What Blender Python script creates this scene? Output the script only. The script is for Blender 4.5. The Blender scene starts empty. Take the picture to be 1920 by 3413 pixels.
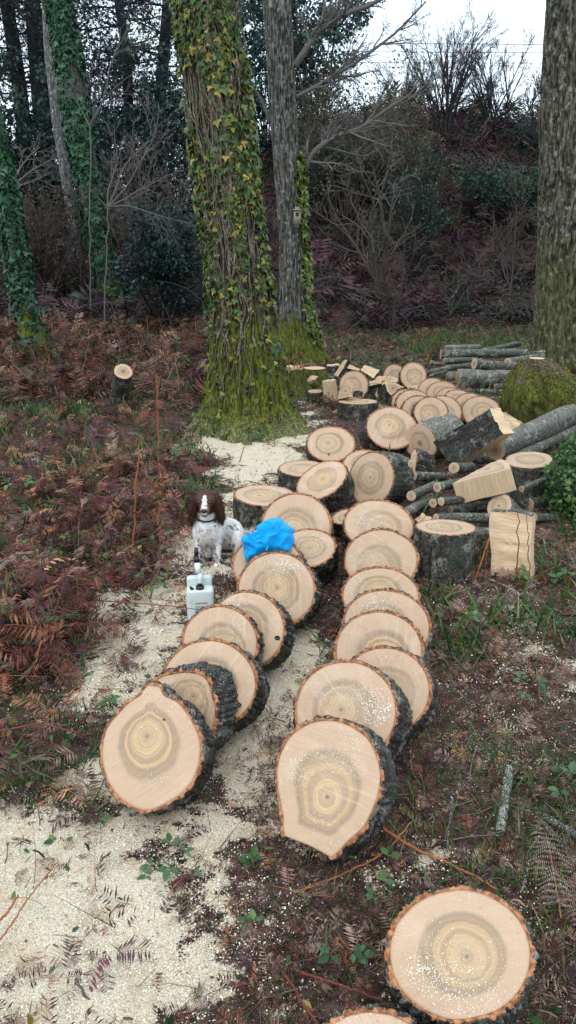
import bpy, math, random
import numpy as np
from mathutils import Vector, Matrix
rng = np.random.default_rng(7)
R_ = math.radians
PI = math.pi
# ------------------------------------------------------------------ camera, sky, sun, exposure
CAM_H, PITCH = 1.85, R_(19)
FOC, PCX, PCY = 2564.0, 960.0, 1706.5
sc = bpy.context.scene
cd = bpy.data.cameras.new('camera'); cam = bpy.data.objects.new('camera', cd); sc.collection.objects.link(cam)
cam.location = (0, 0, CAM_H); cam.rotation_euler = (R_(90)-PITCH, 0, 0)
cd.sensor_fit = 'VERTICAL'; cd.sensor_height = 24.0; cd.lens = 24.0*FOC/3413.0
cd.clip_start = 0.05; cd.clip_end = 2000
sc.camera = cam
world = bpy.data.worlds.new('World'); sc.world = world; world.use_nodes = True
SUN_EL, SUN_AZ = R_(48), R_(200)
def setup_world():
    nt = world.node_tree; nt.nodes.clear()
    out = nt.nodes.new('ShaderNodeOutputWorld')
    sky = nt.nodes.new('ShaderNodeTexSky'); sky.sky_type = 'NISHITA'; sky.sun_disc = False
    sky.sun_elevation = SUN_EL; sky.sun_rotation = SUN_AZ
    b1 = nt.nodes.new('ShaderNodeBackground'); b1.inputs['Strength'].default_value = 0.10
    nt.links.new(sky.outputs[0], b1.inputs['Color'])
    # overcast cloud deck: soft pale grey-white
    tc = nt.nodes.new('ShaderNodeTexCoord'); no = nt.nodes.new('ShaderNodeTexNoise')
    no.inputs['Scale'].default_value = 2.2; no.inputs['Detail'].default_value = 4
    nt.links.new(tc.outputs['Generated'], no.inputs['Vector'])
    cr = nt.nodes.new('ShaderNodeValToRGB')
    cr.color_ramp.elements[0].position = .3; cr.color_ramp.elements[0].color = (.70, .85, 1.0, 1)
    cr.color_ramp.elements[1].position = .65; cr.color_ramp.elements[1].color = (.82, .93, 1.0, 1)
    nt.links.new(no.outputs['Fac'], cr.inputs['Fac'])
    b2 = nt.nodes.new('ShaderNodeBackground'); b2.inputs['Strength'].default_value = 1.32
    nt.links.new(cr.outputs[0], b2.inputs['Color'])
    mx = nt.nodes.new('ShaderNodeMixShader'); mx.inputs[0].default_value = 0.86
    nt.links.new(b1.outputs[0], mx.inputs[1]); nt.links.new(b2.outputs[0], mx.inputs[2])
    nt.links.new(mx.outputs[0], out.inputs['Surface'])
setup_world()
sl = bpy.data.lights.new('sun', 'SUN'); sl.energy = 0.9; sl.angle = R_(35); sl.color = (1, .93, .85)
so = bpy.data.objects.new('sun', sl); sc.collection.objects.link(so)
so.rotation_euler = (R_(90)-SUN_EL, 0, R_(-20))   # soft light from behind and above the camera; so.location = (0, 0, 30)
sc.view_settings.view_transform = 'Standard'; sc.view_settings.look = 'None'
sc.view_settings.exposure = 0.5; sc.view_settings.gamma = 1.0; sc.view_settings.use_curve_mapping = False
sc.cycles.max_bounces = 5; sc.cycles.diffuse_bounces = 3; sc.cycles.glossy_bounces = 2
sc.cycles.transparent_max_bounces = 6; sc.cycles.use_denoising = True

# ------------------------------------------------------------------ small maths
CP = np.array([0, 0, CAM_H])
def ray(px, py):
    x = (px-PCX)/FOC; y = -(py-PCY)/FOC
    d = np.array([x, math.cos(PITCH)+y*math.sin(PITCH), -math.sin(PITCH)+y*math.cos(PITCH)])
    return d/np.linalg.norm(d)
def atz(px, py, z=0.0):
    d = ray(px, py); return CP+d*((z-CAM_H)/d[2])
def aty(px, py, Y):
    d = ray(px, py); return CP+d*(Y/d[1])
def nrm(v): return v/np.maximum(np.linalg.norm(v, axis=-1, keepdims=True), 1e-9)
def _h(i, j, k=0, s=0):
    n = (i.astype(np.int64)*374761393+j.astype(np.int64)*668265263+np.int64(k)*2147483647//7+np.int64(s)*974711) & 0x7fffffff
    n = ((n ^ (n >> 13))*1274126177) & 0x7fffffff
    return ((n ^ (n >> 16)) & 0xffff)/65535.0
def vn(x, y, s=0):
    x = np.asarray(x, float); y = np.asarray(y, float)
    i = np.floor(x); j = np.floor(y); u = x-i; v = y-j
    u = u*u*(3-2*u); v = v*v*(3-2*v)
    a = _h(i, j, 0, s); b = _h(i+1, j, 0, s); c = _h(i, j+1, 0, s); d = _h(i+1, j+1, 0, s)
    return (a*(1-u)+b*u)*(1-v)+(c*(1-u)+d*u)*v
def fbm(x, y, o=4, s=0):
    t = 0; a = .5
    for k in range(o):
        t = t+a*vn(np.asarray(x)*2**k+k*17.3, np.asarray(y)*2**k-k*9.1, s+k); a *= .5
    return t/(1-.5**o)
def sstep(a, b, x):
    t = np.clip((x-a)/(b-a), 0, 1); return t*t*(3-2*t)
def hgt(x, y):
    x = np.asarray(x, float); y = np.asarray(y, float)
    z = (fbm(x*1.1, y*1.1, 3, 3)-.5)*.06+(fbm(x*7, y*7, 3, 5)-.5)*.03
    far = sstep(5, 12, y)*np.clip(sstep(-.3, -1.6, x)+sstep(12, 15, y), 0, 1)
    far = far*(1-.98*np.exp(-((x+2.05)**2+(y-9.4)**2)/1.4))
    z = z+far*(fbm(x*.45, y*.45, 3, 8)-.5)*.22
    yb = 18.5+2.5*sstep(1, -4, x)
    t = np.clip((y-yb)/13.0, 0, 1)
    bank = (t*t*(3-2*t))*(5.9+.9*(fbm(x*.22, y*.22, 3, 11)-.5))
    left = sstep(.5, -4.5, x)
    bank = bank*(1-.42*left)
    rough = sstep(0, .15, t)
    z = z+bank+rough*(fbm(x*.8, y*.8, 4, 13)-.5)*.9
    z = z+.10*sstep(.9, 2.2, -x)*sstep(9, 4, y)*sstep(.8, 2, y)*fbm(x*.9, y*.9, 2, 21)
    return z
# sawdust on the ground, in world metres
SAW = []
def saw_blob(px, py, rx, ry, s):
    p = atz(px, py); SAW.append((p[0], p[1], rx, ry, s))
for a in [(150, 3080, .42, .34, 1.25), (60, 2860, .40, .26, 1.15), (230, 3350, .40, .22, 1.15), (330, 2830, .2, .16, .9),
          (-250, 3200, .5, .5, 1.1), (620, 2860, .22, .15, .72), (700, 3120, .2, .16, .55), (560, 3330, .22, .14, .62), (860, 2700, .13, .16, .74),
          (800, 2420, .11, .3, .74), (880, 2200, .11, .25, .85), (960, 2120, .11, .2, .62), (900, 2960, .2, .12, .5), (500, 2720, .22, .1, .75),
          (480, 2130, .28, .35, 1.1), (410, 2040, .2, .3, .95), (560, 1990, .22, .4, .8), (430, 2330, .14, .15, .75), (350, 2230, .12, .15, .75),
          (620, 1830, .3, .5, .72), (700, 1700, .3, .5, .7), (780, 1850, .2, .3, .62), (740, 1990, .15, .2, .55),
          (780, 1480, .45, .55, 1.15), (890, 1530, .45, .5, 1.15), (950, 1450, .35, .7, .9), (830, 1590, .4, .4, 1.0), (700, 1440, .25, .5, .8),
          (1000, 1400, .4, 1.0, .62), (1060, 1330, .5, 1.0, .5), (1010, 1270, .5, 1.4, .62), (1300, 1330, .9, 1.2, .45), (1500, 2350, .25, .3, .38),
          (1650, 2050, .5, .5, .38), (1700, 2500, .3, .25, .42), (1850, 2250, .4, .3, .42), (1350, 2900, .25, .14, .4), (1800, 3000, .25, .2, .38), (330, 1950, .15, .2, .6)]:
    saw_blob(*a)
for a in [(900, 2330, .16, .4, 1.15), (820, 2560, .15, .2, 1.05), (850, 2430, .13, .25, 1.1), (700, 2760, .22, .15, .95), (450, 2200, .3, .4, 1.0), (540, 2080, .2, .3, .9), (330, 2130, .16, .3, .8), (650, 1900, .3, .3, .75), (980, 2180, .15, .25, 1.1), (1000, 2850, .1, .1, .5), (480, 2620, .3, .12, .95)]:
    saw_blob(*a)
def saw(x, y):
    x = np.asarray(x, float); y = np.asarray(y, float)
    m = np.zeros_like(x)
    for (a, b, rx, ry, s) in SAW:
        d = ((x-a)/rx)**2+((y-b)/ry)**2
        m = np.maximum(m, s*np.exp(-d*.65))
    return np.clip(m*.94+(fbm(x*7, y*7, 4, 31)-.5)*1.1*(m > .05)*np.clip(m*2.2, 0, 1)*np.clip(1.6-m, .25, 1), 0, 1.4)

# ------------------------------------------------------------------ materials
class NT:
    def __init__(s, name):
        s.m = bpy.data.materials.new(name); s.m.use_nodes = True; s.t = s.m.node_tree
        s.b = s.t.nodes['Principled BSDF']
    def n(s, ty, inp=None, **kw):
        n = s.t.nodes.new('ShaderNode'+ty)
        for k, v in kw.items(): setattr(n, k, v)
        for k, v in (inp or {}).items(): s.set(n.inputs[k], v)
        return n
    def set(s, i, v):
        if isinstance(v, bpy.types.NodeSocket): s.t.links.new(v, i)
        else:
            if i.type == 'RGBA' and len(v) == 3: v = (*v, 1)
            i.default_value = v
    def math(s, op, a, b=0.0, c=None, clamp=False):
        d = {0: a, 1: b}
        if c is not None: d[2] = c
        return s.n('Math', d, operation=op, use_clamp=clamp).outputs[0]
    def noise(s, vec, sc, det=3, rough=.55, dist=0, dim='3D'):
        d = {'Scale': sc, 'Detail': det, 'Roughness': rough, 'Distortion': dist}
        if dim == '1D': d['W'] = vec; return s.n('TexNoise', d, noise_dimensions='1D').outputs['Fac']
        d['Vector'] = vec; return s.n('TexNoise', d).outputs['Fac']
    def mix(s, f, a, b, mode='MIX'):
        n = s.n('Mix', None, data_type='RGBA', blend_type=mode)
        s.set(n.inputs[0], f); s.set(n.inputs[6], a); s.set(n.inputs[7], b); return n.outputs[2]
    def mr(s, v, a, b, c=0.0, d=1.0, smooth=True):
        return s.n('MapRange', {'Value': v, 'From Min': a, 'From Max': b, 'To Min': c, 'To Max': d}, interpolation_type='SMOOTHSTEP' if smooth else 'LINEAR').outputs[0]
    def attr(s, name): return s.n('Attribute', None, attribute_name=name)
    def obj(s): return s.n('TexCoord').outputs['Object']
    def pos(s): return s.n('NewGeometry').outputs['Position']
    def fin(s, col, rough=.8, bump=None, bs=.4, bd=.01, spec=.3, **kw):
        s.set(s.b.inputs['Base Color'], col); s.set(s.b.inputs['Roughness'], rough)
        s.b.inputs['Specular IOR Level'].default_value = spec
        for k, v in kw.items(): s.set(s.b.inputs[k.replace('_', ' ')], v)
        if bump is not None:
            bn = s.n('Bump', {'Height': bump, 'Strength': bs, 'Distance': bd}); s.set(s.b.inputs['Normal'], bn.outputs[0])
        return s.m
def m_endgrain(name='end_grain'):
    t = NT(name); a = t.attr('ring'); r0 = a.outputs['Fac']; pl = t.attr('pl').outputs['Vector']
    rnd = t.n('ObjectInfo').outputs['Random']
    off = t.n('VectorMath', {0: pl, 1: t.n('CombineXYZ', {0: t.math('MULTIPLY', rnd, 13.0), 1: t.math('MULTIPLY', rnd, 37.0), 2: t.math('MULTIPLY', rnd, 9.0)}).outputs[0]}, operation='ADD').outputs[0]
    w = t.noise(off, 9, 3); r = t.math('ADD', r0, t.math('MULTIPLY', t.math('SUBTRACT', w, .5), .17))
    w2 = t.noise(off, 40, 2); r = t.math('ADD', r, t.math('MULTIPLY', t.math('SUBTRACT', w2, .5), .018))
    rr = t.math('ADD', r, t.math('MULTIPLY', rnd, 20.0))
    broad = t.noise(rr, 9.0, 1, dim='1D'); fine = t.noise(rr, 42.0, 2, .6, dim='1D')
    heart = t.mr(r, .68, .54)
    inner = t.mr(r, .42, .2)
    sap = t.mix(t.noise(off, 14, 3), (.47, .315, .205), (.575, .41, .285))
    hw = t.mix(t.mr(broad, .38, .62), (.31, .215, .14), (.57, .37, .19))
    hw = t.mix(t.math('MULTIPLY', inner, .45), hw, (.66, .49, .28))
    col = t.mix(t.math('MULTIPLY', heart, t.math('ADD', .55, t.math('MULTIPLY', rnd, .4))), sap, hw)
    # grey-olive ring at the heartwood border and others inside
    ringm = t.math('MULTIPLY', t.mr(r, .46, .585), t.mr(r, .70, .59))
    col = t.mix(t.math('MULTIPLY', ringm, .62), col, (.20, .16, .115))
    r3 = t.math('MULTIPLY', t.mr(t.math('ABSOLUTE', t.math('SUBTRACT', r, t.math('ADD', .33, t.math('MULTIPLY', rnd, .1)))), .045, .005), .3)
    col = t.mix(r3, col, (.30, .24, .165))
    fl = t.mr(fine, .42, .52); fs = t.math('MULTIPLY', t.math('SUBTRACT', 1.0, fl), t.math('ADD', .08, t.math('MULTIPLY', heart, .42)))
    col = t.mix(fs, col, (.34, .25, .15))
    # pinkish, damp patches and the chain's kerf marks
    pink = t.mr(t.noise(off, 5, 2), .5, .7)
    col = t.mix(t.math('MULTIPLY', pink, .35), col, (.66, .47, .37))
    ang = t.math('MULTIPLY', rnd, 6.0)
    rot = t.n('VectorRotate', {'Vector': off, 'Angle': ang}, rotation_type='Z_AXIS').outputs[0]
    mp = t.n('Mapping', {'Vector': rot, 'Scale': (6, 150, 1)}).outputs[0]
    kerf = t.noise(mp, 1.0, 3, .6, .2)
    mp2 = t.n('Mapping', {'Vector': rot, 'Scale': (3, 45, 1)}).outputs[0]
    kerf2 = t.noise(mp2, 1.0, 2)
    km = t.mr(t.noise(off, 4, 1), .35, .6)
    kk = t.math('MULTIPLY', t.mr(kerf, .56, .42), t.math('ADD', .12, t.math('MULTIPLY', km, .42)))
    col = t.mix(kk, col, (.45, .32, .21))
    col = t.mix(t.math('MULTIPLY', t.mr(kerf2, .58, .68), .12), col, (.86, .74, .58))
    dr = t.attr('dir').outputs['Vector']
    rays = t.noise(dr, 26, 3, .7); col = t.mix(t.math('MULTIPLY', t.mr(rays, .56, .68), t.mr(r0, .1, .5, .06, .26)), col, (.42, .28, .17))
    ck = t.noise(dr, 3.2, 1); ck = t.math('ABSOLUTE', t.math('SUBTRACT', ck, .5)); ckm = t.math('MULTIPLY', t.mr(ck, t.math('MULTIPLY', .007, t.math('SUBTRACT', 1.05, r0)), .0), t.mr(r0, t.math('ADD', .15, t.math('MULTIPLY', rnd, .5)), .02))
    col = t.mix(t.math('MULTIPLY', ckm, .8), col, (.09, .06, .045))
    # pith
    col = t.mix(t.math('MULTIPLY', t.mr(r0, .045, .015), .8), col, (.13, .10, .08))
    col = t.mix(t.math('MULTIPLY', t.mr(r0, .14, .03), .35), col, (.25, .2, .15))
    # stray sawdust and brown crumbs
    cl = t.mr(t.noise(off, 6, 2), .54, .66)
    sp = t.noise(off, 330, 2, .6)
    col = t.mix(t.math('MULTIPLY', t.mr(sp, t.math('SUBTRACT', .70, t.math('MULTIPLY', cl, .16)), .72), .85), col, (.86, .82, .74))
    cl2 = t.mr(t.noise(t.n('VectorMath', {0: off, 1: (5, 3, 1)}, operation='ADD').outputs[0], 7, 2), .56, .68)
    sp2 = t.noise(off, 260, 1, .5)
    col = t.mix(t.math('MULTIPLY', t.mr(sp2, .62, .68), t.math('ADD', .12, t.math('MULTIPLY', cl2, .6))), col, (.30, .12, .05))
    col = t.mix(t.math('MULTIPLY', t.mr(r0, .955, .995), .45), col, (.52, .30, .19))
    h = t.math('ADD', t.math('MULTIPLY', kerf, .5), t.math('ADD', t.math('MULTIPLY', sp, .5), t.math('MULTIPLY', fine, .25)))
    return t.fin(col, .62, h, .5, .003, .3)
def m_long(name='split_wood'):
    t = NT(name); pl = t.attr('pl').outputs['Vector']; rnd = t.n('ObjectInfo').outputs['Random']
    off = t.n('VectorMath', {0: pl, 1: t.n('CombineXYZ', {0: t.math('MULTIPLY', rnd, 13.0), 1: t.math('MULTIPLY', rnd, 7.0), 2: 0.0}).outputs[0]}, operation='ADD').outputs[0]
    wv = t.n('VectorMath', {0: off, 1: t.n('CombineXYZ', {0: 0.0, 1: t.math('MULTIPLY', t.noise(off, 6, 2), .06), 2: 0.0}).outputs[0]}, operation='ADD').outputs[0]
    g = t.noise(t.n('Mapping', {'Vector': wv, 'Scale': (7, 95, 7)}).outputs[0], 1, 4, .6)
    g2 = t.noise(t.n('Mapping', {'Vector': wv, 'Scale': (3, 22, 3)}).outputs[0], 1, 3)
    col = t.mix(t.mr(g, .35, .65), (.56, .385, .235), (.67, .49, .315))
    col = t.mix(t.math('MULTIPLY', t.mr(g2, .55, .72), .35), col, (.38, .29, .18))
    col = t.mix(t.math('MULTIPLY', t.mr(t.noise(off, 300, 2), .6, .68), .5), col, (.85, .8, .7))
    return t.fin(col, .65, g, .6, .006, .25)
def m_inner(name='inner_bark'):
    t = NT(name); o = t.obj()
    c = t.mix(t.mr(t.noise(o, 60, 3), .38, .62), (.20, .075, .03), (.50, .22, .10))
    c = t.mix(t.math('MULTIPLY', t.mr(t.noise(o, 14, 2), .5, .7), .5), c, (.14, .06, .035))
    return t.fin(c, .75, t.noise(o, 180, 3), .6, .004)
def m_bark(name, dark, mid, pale, green=(.10, .14, .09), greens=.35, specks=.25, sc=1.0, up=.35):
    t = NT(name); o = t.pos(); cav = t.attr('cav').outputs['Fac']
    n = t.noise(o, 38*sc, 5, .65)
    c = t.mix(t.mr(n, .35, .65), dark, mid)
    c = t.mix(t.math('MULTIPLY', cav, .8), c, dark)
    lich = t.noise(o, 9*sc, 4, .6)
    c = t.mix(t.math('MULTIPLY', t.math('MULTIPLY', t.mr(lich, .5, .62), t.mr(n, .4, .55)), .75), c, pale)
    c = t.mix(t.math('MULTIPLY', t.mr(t.noise(o, 5*sc, 3), .5, .68), greens), c, green)
    nz = t.n('SeparateXYZ', {0: t.n('NewGeometry').outputs['Normal']}).outputs[2]
    sp = t.math('MULTIPLY', t.mr(t.noise(o, 210, 3, .7), .56, .63), t.math('ADD', specks, t.math('MULTIPLY', t.mr(nz, .2, .9), up)))
    c = t.mix(sp, c, (.74, .69, .58))
    h = t.math('ADD', t.math('MULTIPLY', n, 1.0), t.math('MULTIPLY', t.noise(o, 130*sc, 3), .4))
    return t.fin(c, .85, h, .9, .008, .25)
def m_trunk(name, dark, mid, pale, zmoss, mossamt=1.0, zs=1.0, dust=0.0):
    t = NT(name); o = t.pos()
    st = t.n('Mapping', {'Vector': o, 'Scale': (1, 1, .16)}).outputs[0]
    n = t.noise(st, 34*zs, 5, .6); n2 = t.noise(o, 15*zs, 4)
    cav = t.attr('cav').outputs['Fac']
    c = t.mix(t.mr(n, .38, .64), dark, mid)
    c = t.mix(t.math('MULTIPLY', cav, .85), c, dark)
    c = t.mix(t.math('MULTIPLY', t.math('MULTIPLY', t.mr(n2, .47, .66), t.mr(t.noise(st, 70*zs, 3), .42, .6)), t.math('SUBTRACT', 1.0, cav, 0.0, True)), c, pale)
    z = t.n('SeparateXYZ', {0: o}).outputs[2]
    mz = t.math('ADD', t.mr(z, zmoss, zmoss*.15, 0, 1), t.math('MULTIPLY', t.math('SUBTRACT', t.noise(o, 4, 4), .5), 1.1))
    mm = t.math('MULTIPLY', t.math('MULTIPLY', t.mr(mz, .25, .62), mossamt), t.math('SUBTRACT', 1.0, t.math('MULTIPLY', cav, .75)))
    moss = t.mix(t.mr(t.noise(st, 60, 4, .7), .35, .65), (.016, .022, .005), (.15, .17, .018))
    c = t.mix(mm, c, moss)
    if dust:
        dd = t.math('MULTIPLY', t.mr(z, .5, .03), dust)
        c = t.mix(t.math('MULTIPLY', t.mr(t.noise(o, 90, 4, .7), t.math('SUBTRACT', .74, t.math('MULTIPLY', dd, .26)), .78), .9), c, (.80, .73, .60))
    return t.fin(c, .88, t.math('ADD', n, t.math('MULTIPLY', t.noise(o, 120*zs, 3), .5)), .9, .015, .2)
def m_vc(name, rough=.6, spec=.3, trans=0.0, noise=.35, nsc=60):
    t = NT(name); c = t.attr('Col').outputs['Color']
    oi = t.n('ObjectInfo').outputs['Random']
    d = t.math('ADD', t.math('MULTIPLY', t.noise(t.pos(), nsc, 2), noise*2), t.math('ADD', 1-noise, t.math('MULTIPLY', oi, .0)))
    c = t.n('VectorMath', {0: c, 'Scale': d}, operation='SCALE').outputs[0]
    t.fin(c, rough, None, spec=spec)
    if trans:
        tr = t.n('BsdfTranslucent', {'Color': c}); mx = t.n('MixShader', {0: trans})
        t.t.links.new(t.b.outputs[0], mx.inputs[1]); t.t.links.new(tr.outputs[0], mx.inputs[2])
        t.t.links.new(mx.outputs[0], t.t.nodes['Material Output'].inputs['Surface'])
    return t.m
def m_leaf(name, c1, c2, c3, rough=.42):
    t = NT(name); r = t.n('ObjectInfo').outputs['Random']
    rp = t.n('ValToRGB', {'Fac': r}); e = rp.color_ramp.elements
    e[0].position = 0; e[0].color = (*c1, 1); e[1].position = 1; e[1].color = (*c3, 1); k = e.new(.5); k.color = (*c2, 1)
    o = t.obj(); c = t.mix(t.mr(t.noise(o, 40, 3), .35, .65, 0, .5), rp.outputs[0], c1)
    return t.fin(c, rough, t.noise(o, 120, 2), .3, .002, .4)
def m_flat(name, col, rough=.5, spec=.4, n=0.0, nsc=30, dark=(.05, .05, .05), **kw):
    t = NT(name); c = t.mix(t.math('MULTIPLY', t.mr(t.noise(t.obj(), nsc, 4), .5, .7), n), col, dark)
    return t.fin(c, rough, t.noise(t.obj(), nsc*4, 2), .15, .002, spec, **kw)
M_END = m_endgrain(); M_LONG = m_long(); M_INNER = m_inner()
M_BARK = m_bark('round_bark', (.007, .006, .006), (.075, .066, .056), (.27, .27, .24), (.045, .085, .06), .3, .22)
M_BARKW = m_bark('weathered_bark', (.02, .02, .018), (.13, .125, .105), (.30, .31, .28), (.06, .10, .065), .5, .3, up=.8)
M_POLE = m_bark('pole_bark', (.016, .017, .015), (.085, .086, .072), (.28, .29, .25), (.06, .085, .05), .5, .2, 1.3, .6)
M_POLEW = m_bark('dusted_pole_bark', (.02, .022, .018), (.11, .115, .095), (.32, .34, .30), (.06, .085, .05), .5, .35, 1.3, 1.2)
M_MUD = m_bark('dark_crust', (.015, .010, .008), (.07, .035, .022), (.16, .12, .09), specks=.3)
M_IVYTRUNK = m_trunk('ivy_tree_bark', (.015, .012, .008), (.075, .062, .042), (.15, .14, .11), 2.0, 1.0, 1.0, 1.0)
M_OAK = m_trunk('grey_bark', (.018, .017, .015), (.13, .125, .105), (.25, .26, .235), 1.1, 1.0)
M_OAKR = m_trunk('furrowed_bark', (.016, .015, .012), (.13, .115, .082), (.25, .27, .21), 3.0, .4)
M_FARTRUNK = m_trunk('far_bark', (.02, .02, .018), (.09, .085, .075), (.20, .22, .20), 1.6, 1.0)
M_PALETRUNK = m_trunk('pale_bark', (.04, .04, .04), (.17, .165, .155), (.42, .43, .42), .8, .6)
M_DARKTRUNK = m_trunk('conifer_bark', (.008, .009, .010), (.028, .028, .03), (.05, .055, .055), .6, .3)
M_MOSSSTUMP = m_trunk('mossy_stump_bark', (.03, .022, .016), (.14, .105, .08), (.24, .2, .17), 1.1, .85, 1.6)
M_VC = m_vc('plant_matter', .65, .25, .0)
M_VCL = m_vc('green_plant', .45, .35, .25)
M_VCT = m_vc('twigs', .8, .15)
M_CHIP = m_vc('wood_chips', .8, .2, 0, .15)
M_IVYG = m_leaf('ivy_leaf_yellowish', (.03, .06, .012), (.085, .115, .02), (.19, .17, .03))
M_IVYD = m_leaf('ivy_leaf_dark', (.008, .034, .016), (.016, .062, .028), (.03, .095, .042))
M_BRAM = m_leaf('bramble_leaf', (.035, .085, .02), (.075, .15, .035), (.14, .20, .05))
M_BRAMD = m_leaf('bramble_leaf_deep', (.02, .055, .02), (.035, .10, .035), (.07, .13, .04))
M_VINE = m_bark('ivy_stem_bark', (.05, .04, .028), (.15, .115, .075), (.26, .22, .16), specks=.0, up=0)

# ------------------------------------------------------------------ mesh helpers
def mk(name, V, F, mat, parent=None, loc=None, attrs=None, smooth=True, midx=None, kind=None):
    """V (n,3); F list of int arrays (m,3)/(m,4); attrs {name:(type,array)}"""
    V = np.asarray(V, np.float32)
    if isinstance(F, np.ndarray): F = [F]
    F = [np.asarray(f, np.int32) for f in F if len(f)]
    me = bpy.data.meshes.new(name)
    me.vertices.add(len(V)); me.vertices.foreach_set('co', V.ravel())
    tot = sum(f.size for f in F); npoly = sum(len(f) for f in F)
    me.loops.add(tot); me.loops.foreach_set('vertex_index', np.concatenate([f.ravel() for f in F]))
    me.polygons.add(npoly)
    st = []; o = 0
    for f in F:
        k = f.shape[1]; st.append(np.arange(len(f), dtype=np.int32)*k+o); o += f.size
    me.polygons.foreach_set('loop_start', np.concatenate(st))
    if smooth: me.polygons.foreach_set('use_smooth', np.ones(npoly, bool))
    mats = mat if isinstance(mat, (list, tuple)) else [mat]
    for m in mats: me.materials.append(m)
    if midx is not None: me.polygons.foreach_set('material_index', np.asarray(midx, np.int32))
    for k, (ty, arr) in (attrs or {}).items():
        a = me.attributes.new(k, ty, 'POINT')
        arr = np.asarray(arr, np.float32)
        a.data.foreach_set({'FLOAT': 'value', 'FLOAT_VECTOR': 'vector', 'FLOAT_COLOR': 'color'}[ty], arr.ravel())
    me.update(calc_edges=True)
    o = bpy.data.objects.new(name, me); sc.collection.objects.link(o)
    if parent: o.parent = parent
    if loc is not None: o.location = loc
    if kind: o['kind'] = kind
    return o
def col4(c): return np.concatenate([c, np.ones((len(c), 1))], 1)
def thing(name, loc, label, cat, group=None):
    o = bpy.data.objects.new(name, None); sc.collection.objects.link(o); o.location = tuple(float(v) for v in loc)
    o.empty_display_size = .1
    o['label'] = label; o['category'] = cat
    if group: o['group'] = group
    return o
def tag(o, label, cat, group=None):
    o['label'] = label; o['category'] = cat
    if group: o['group'] = group
    return o
class Soup:
    def __init__(s): s.V = []; s.F3 = []; s.F4 = []; s.C = []; s.n = 0
    def add(s, V, F, C):
        s.V.append(V); s.C.append(C)
        (s.F3 if F.shape[1] == 3 else s.F4).append(F+s.n); s.n += len(V)
    def build(s, name, mat, parent=None, kind=None, smooth=True, loc=None):
        V = np.concatenate(s.V)
        if loc is not None: V = V-np.asarray(loc)
        F = []
        if s.F3: F.append(np.concatenate(s.F3))
        if s.F4: F.append(np.concatenate(s.F4))
        return mk(name, V, F, mat, parent, None, {'Col': ('FLOAT_COLOR', col4(np.concatenate(s.C)))}, smooth, kind=kind)
def tubes(P, Rd, sides=3):
    """P (N,K,3) paths, Rd (N,K)"""
    N, K, _ = P.shape
    T = np.empty_like(P); T[:, 1:-1] = P[:, 2:]-P[:, :-2]; T[:, 0] = P[:, 1]-P[:, 0]; T[:, -1] = P[:, -1]-P[:, -2]
    T = nrm(T); up = np.where(np.abs(T[:, :1, 2:3]) > .9, np.array([1., 0, 0]), np.array([0, 0, 1.]))
    A = nrm(np.cross(T, np.broadcast_to(up, T.shape))); B = np.cross(T, A)
    an = np.arange(sides)*2*PI/sides
    V = P[:, :, None]+Rd[:, :, None, None]*(A[:, :, None]*np.cos(an)[:, None]+B[:, :, None]*np.sin(an)[:, None])
    idx = np.arange(N*K*sides).reshape(N, K, sides)
    a = idx[:, :-1]; b = idx[:, 1:]
    F = np.stack([a, np.roll(a, -1, 2), np.roll(b, -1, 2), b], -1).reshape(-1, 4)
    return V.reshape(-1, 3), F
def place(T, F, pos, X, Y, Z, size, C):
    """instance a template (M,3),(f,k) with per-instance frames; C (N,3) or (N,M,3)"""
    N = len(pos); M = len(T)
    V = pos[:, None]+size[:, None, None]*(T[None, :, 0:1]*X[:, None]+T[None, :, 1:2]*Y[:, None]+T[None, :, 2:3]*Z[:, None])
    FF = (F[None]+(np.arange(N)*M)[:, None, None]).reshape(-1, F.shape[1])
    if C.ndim == 2: C = np.repeat(C[:, None], M, 1)
    return V.reshape(-1, 3), FF, C.reshape(-1, 3)
def frames(N, up=None, tilt=.6, r=None):
    r = r or rng
    if up is None: up = np.tile([0, 0, 1.], (N, 1))
    Z = nrm(up+r.normal(0, tilt, (N, 3))); a = r.normal(size=(N, 3)); X = nrm(np.cross(a, Z)); Y = np.cross(Z, X)
    return X, Y, Z
def pick(N, cols, jit=.25, p=None):
    cols = np.array(cols, float); i = rng.choice(len(cols), N, p=p)
    return np.clip(cols[i]*(1+rng.normal(0, jit, (N, 1)))*(1+rng.normal(0, .06, (N, 3))), .003, .95)
# leaf templates
LEAF = (np.array([[0, 0, 0], [-.3, .35, .06], [.3, .35, .06], [-.22, .75, .02], [.22, .75, .02], [0, 1.05, -.08], [0, .4, -.02], [0, .75, -.03]]),
        np.array([[0, 6, 1], [0, 2, 6], [1, 6, 7], [1, 7, 3], [6, 2, 4], [6, 4, 7], [3, 7, 5], [7, 4, 5]]))
IVY = (np.array([[0, 0, .0], [-.42, -.1, .03], [-.58, .28, -.04], [-.28, .42, .03], [0, 1.0, -.08], [.28, .42, .03], [.58, .28, -.04], [.42, -.1, .03], [0, .35, .05]]),
       np.array([[0, 8, 1], [1, 8, 2], [2, 8, 3], [3, 8, 4], [4, 8, 5], [5, 8, 6], [6, 8, 7], [7, 8, 0]]))
DIAM = (np.array([[0, 0, 0], [-.28, .5, .07], [.28, .5, -.02], [0, 1, 0]]), np.array([[0, 2, 3, 1]]))
CHIP = (np.array([[-.5, -.25, 0], [.5, -.3, .1], [.45, .3, 0], [-.4, .25, .12]]), np.array([[0, 1, 2, 3]]))
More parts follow.
